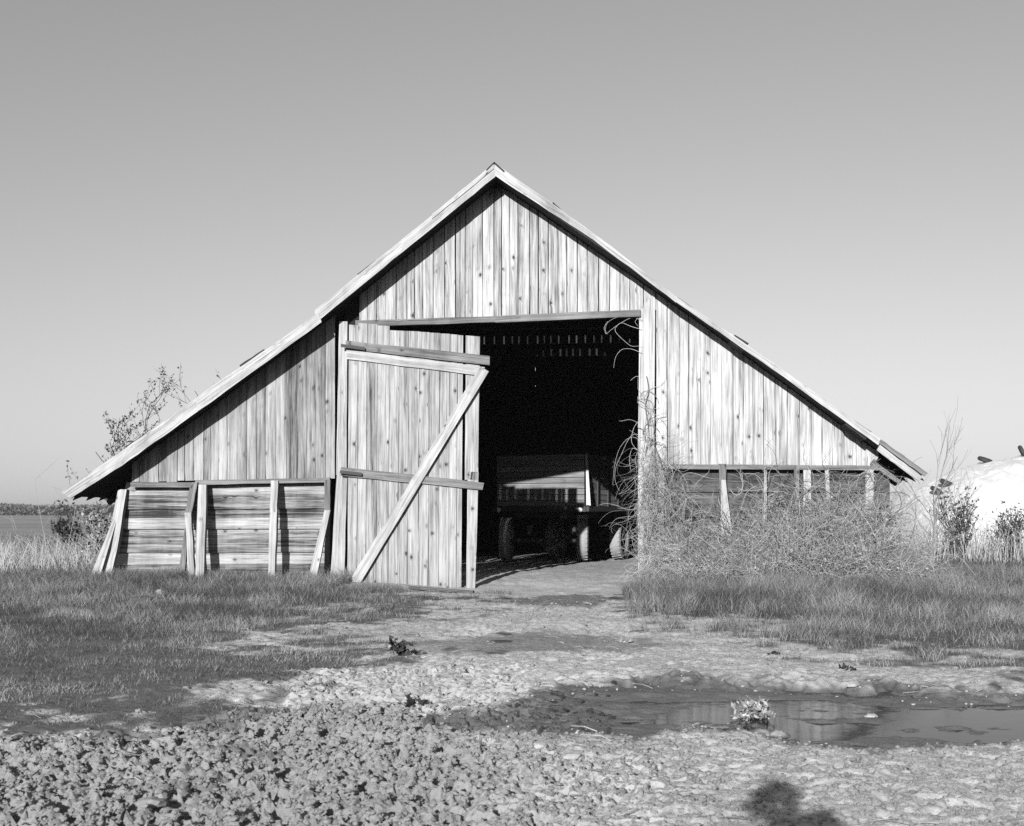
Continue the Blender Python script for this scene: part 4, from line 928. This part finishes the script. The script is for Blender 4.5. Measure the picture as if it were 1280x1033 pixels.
# ------------------------------------------------------------------ the photographer, just behind the lens: only the shadow is in the picture
def photographer():
    bx, by = -.33, CAMY-.42; e = empty('person', (bx, by, gz(bx, by)), 'standing person in a dark jacket holding a camera at chest height', 'person')
    J = {}; E = []
    def j(n_, x, y, z, r): J[n_] = (len(J), (bx+x, by+y, z), r)
    j('pelvis', 0, 0, .92, .15); j('belly', .01, .01, 1.08, .14); j('chest', .03, .02, 1.27, .165); j('collar', .06, .03, 1.45, .125); j('neck', .03, .05, 1.47, .085); j('head0', -.005, .07, 1.52, .07)
    for s, n_ in ((-1, 'l'), (1, 'r')):
        j('sh'+n_, (.03+s*.14), .02, 1.455+s*.065, .085); j('el'+n_, .04+s*.27, .08, 1.20+s*.09, .055); j('wr'+n_, .26*.4+s*.09, .30, 1.06, .031); j('pa'+n_, .27*.5+s*.055, .36, 1.07, .033)
        j('hip'+n_, s*.09, 0, .86, .105); j('kn'+n_, s*.11, .02, .48, .065); j('an'+n_, s*.12, -.02, .09, .045); j('toe'+n_, s*.14, .17, .035, .035)
    E = [('pelvis', 'belly'), ('belly', 'chest'), ('chest', 'collar'), ('collar', 'neck'), ('neck', 'head0')]
    for n_ in 'lr': E += [('collar', 'sh'+n_), ('sh'+n_, 'el'+n_), ('el'+n_, 'wr'+n_), ('wr'+n_, 'pa'+n_), ('pelvis', 'hip'+n_), ('hip'+n_, 'kn'+n_), ('kn'+n_, 'an'+n_), ('an'+n_, 'toe'+n_)]
    for n_, s in (('l', -1), ('r', 1)):
        bse = J['pa'+n_][1]
        for f_ in range(5):
            z = bse[2]+.03-.018*f_ if f_ < 4 else bse[2]+.035; a, b2, c = 'f%d%s' % (f_, n_), 'g%d%s' % (f_, n_), 'h%d%s' % (f_, n_)
            lx = -s*(.02 if f_ < 4 else .03)
            for nm, kx, ky, kr in ((a, .2, .035, .010), (b2, 1.0, .055, .009), (c, 1.9, .05, .008)): j(nm, bse[0]-bx+lx*kx, bse[1]-by+ky*(1 if f_ < 4 else .4), z-.004*kx, kr)
            E += [('pa'+n_, a), (a, b2), (b2, c)]
    me = bpy.data.meshes.new('body'); me.from_pydata([v[1] for v in J.values()], [(J[a][0], J[b][0]) for a, b in E], []); me.update()
    o = link('body', me, M['cloth'], e); md = o.modifiers.new('skin', 'SKIN'); sv = me.skin_vertices[0].data
    for (i, p, r) in J.values(): sv[i].radius = (r, r); sv[i].use_root = (i == 0)
    s2 = o.modifiers.new('sub', 'SUBSURF'); s2.levels = 1; s2.render_levels = 2
    hb = MB(); cx, cy, cz = bx+.0, by+.09, 1.575
    hb.lathe((cx, cy, cz-.115), (0, .0, 1), [(0, .03), (.02, .045), (.06, .062), (.12, .072), (.17, .068), (.205, .045), (.225, .002)], 24)
    hb.tube([(cx, cy+.07, cz+.02), (cx, cy+.10, cz-.02), (cx, cy+.08, cz-.03)], [.008, .014, .01], 8)
    for s in (-1, 1): hb.tube([(cx+s*.072, cy-.01, cz+.02), (cx+s*.085, cy-.02, cz), (cx+s*.074, cy-.01, cz-.03)], [.008, .012, .008], 8); hb.tube([(cx+s*.03, cy+.066, cz+.01), (cx+s*.03, cy+.075, cz+.01)], [.011, .006], 8)
    hb.tube([(cx-.022, cy+.073, cz-.06), (cx, cy+.079, cz-.062), (cx+.022, cy+.073, cz-.06)], .005, 6); hb.build('head', M['skin'], e, True)
    rg = np.random.default_rng(9); P, Q = [], []
    for i in range(2600):
        th = rg.uniform(0, 2*math.pi); ph = rg.uniform(-.35, 1.5); d = np.array([math.cos(th)*math.cos(ph), math.sin(th)*math.cos(ph), math.sin(ph)])
        if d[1] > .55 and ph < .5: continue
        p0 = np.array([cx, cy-.005, cz+.0])+d*np.array([.070, .078, .10]); L = rg.uniform(.02, .06) if rg.random() < .96 else rg.uniform(.08, .15)
        w_ = d*.4+rg.normal(size=3)*.45+np.array([-.25, 0, .25]); w_ /= np.linalg.norm(w_); P.append([p0, p0+w_*L*.5, p0+w_*L+np.array([-.01, 0, -.015])]); Q.append((.0016, .0008))
    tubes('hair', P, Q, M['hair'], e, n=3)
    cb_ = empty('film_camera', (0, CAMY-.09, CAMZ), 'black box camera held at chest height by the standing person', 'camera'); b_ = MB()
    b_.beam((0, CAMY-.20, CAMZ), (0, CAMY-.07, CAMZ), .12, .10, (0, 0, 1)); b_.build('camera_body', M['darkiron'], cb_)
    b_ = MB(); b_.lathe((0, CAMY-.07, CAMZ), (0, 1, 0), [(0, .042), (.03, .042), (.035, .036), (.035, .03), (.02, .028), (.02, .001)], 24); b_.build('lens', M['darkiron'], cb_, True)
photographer()
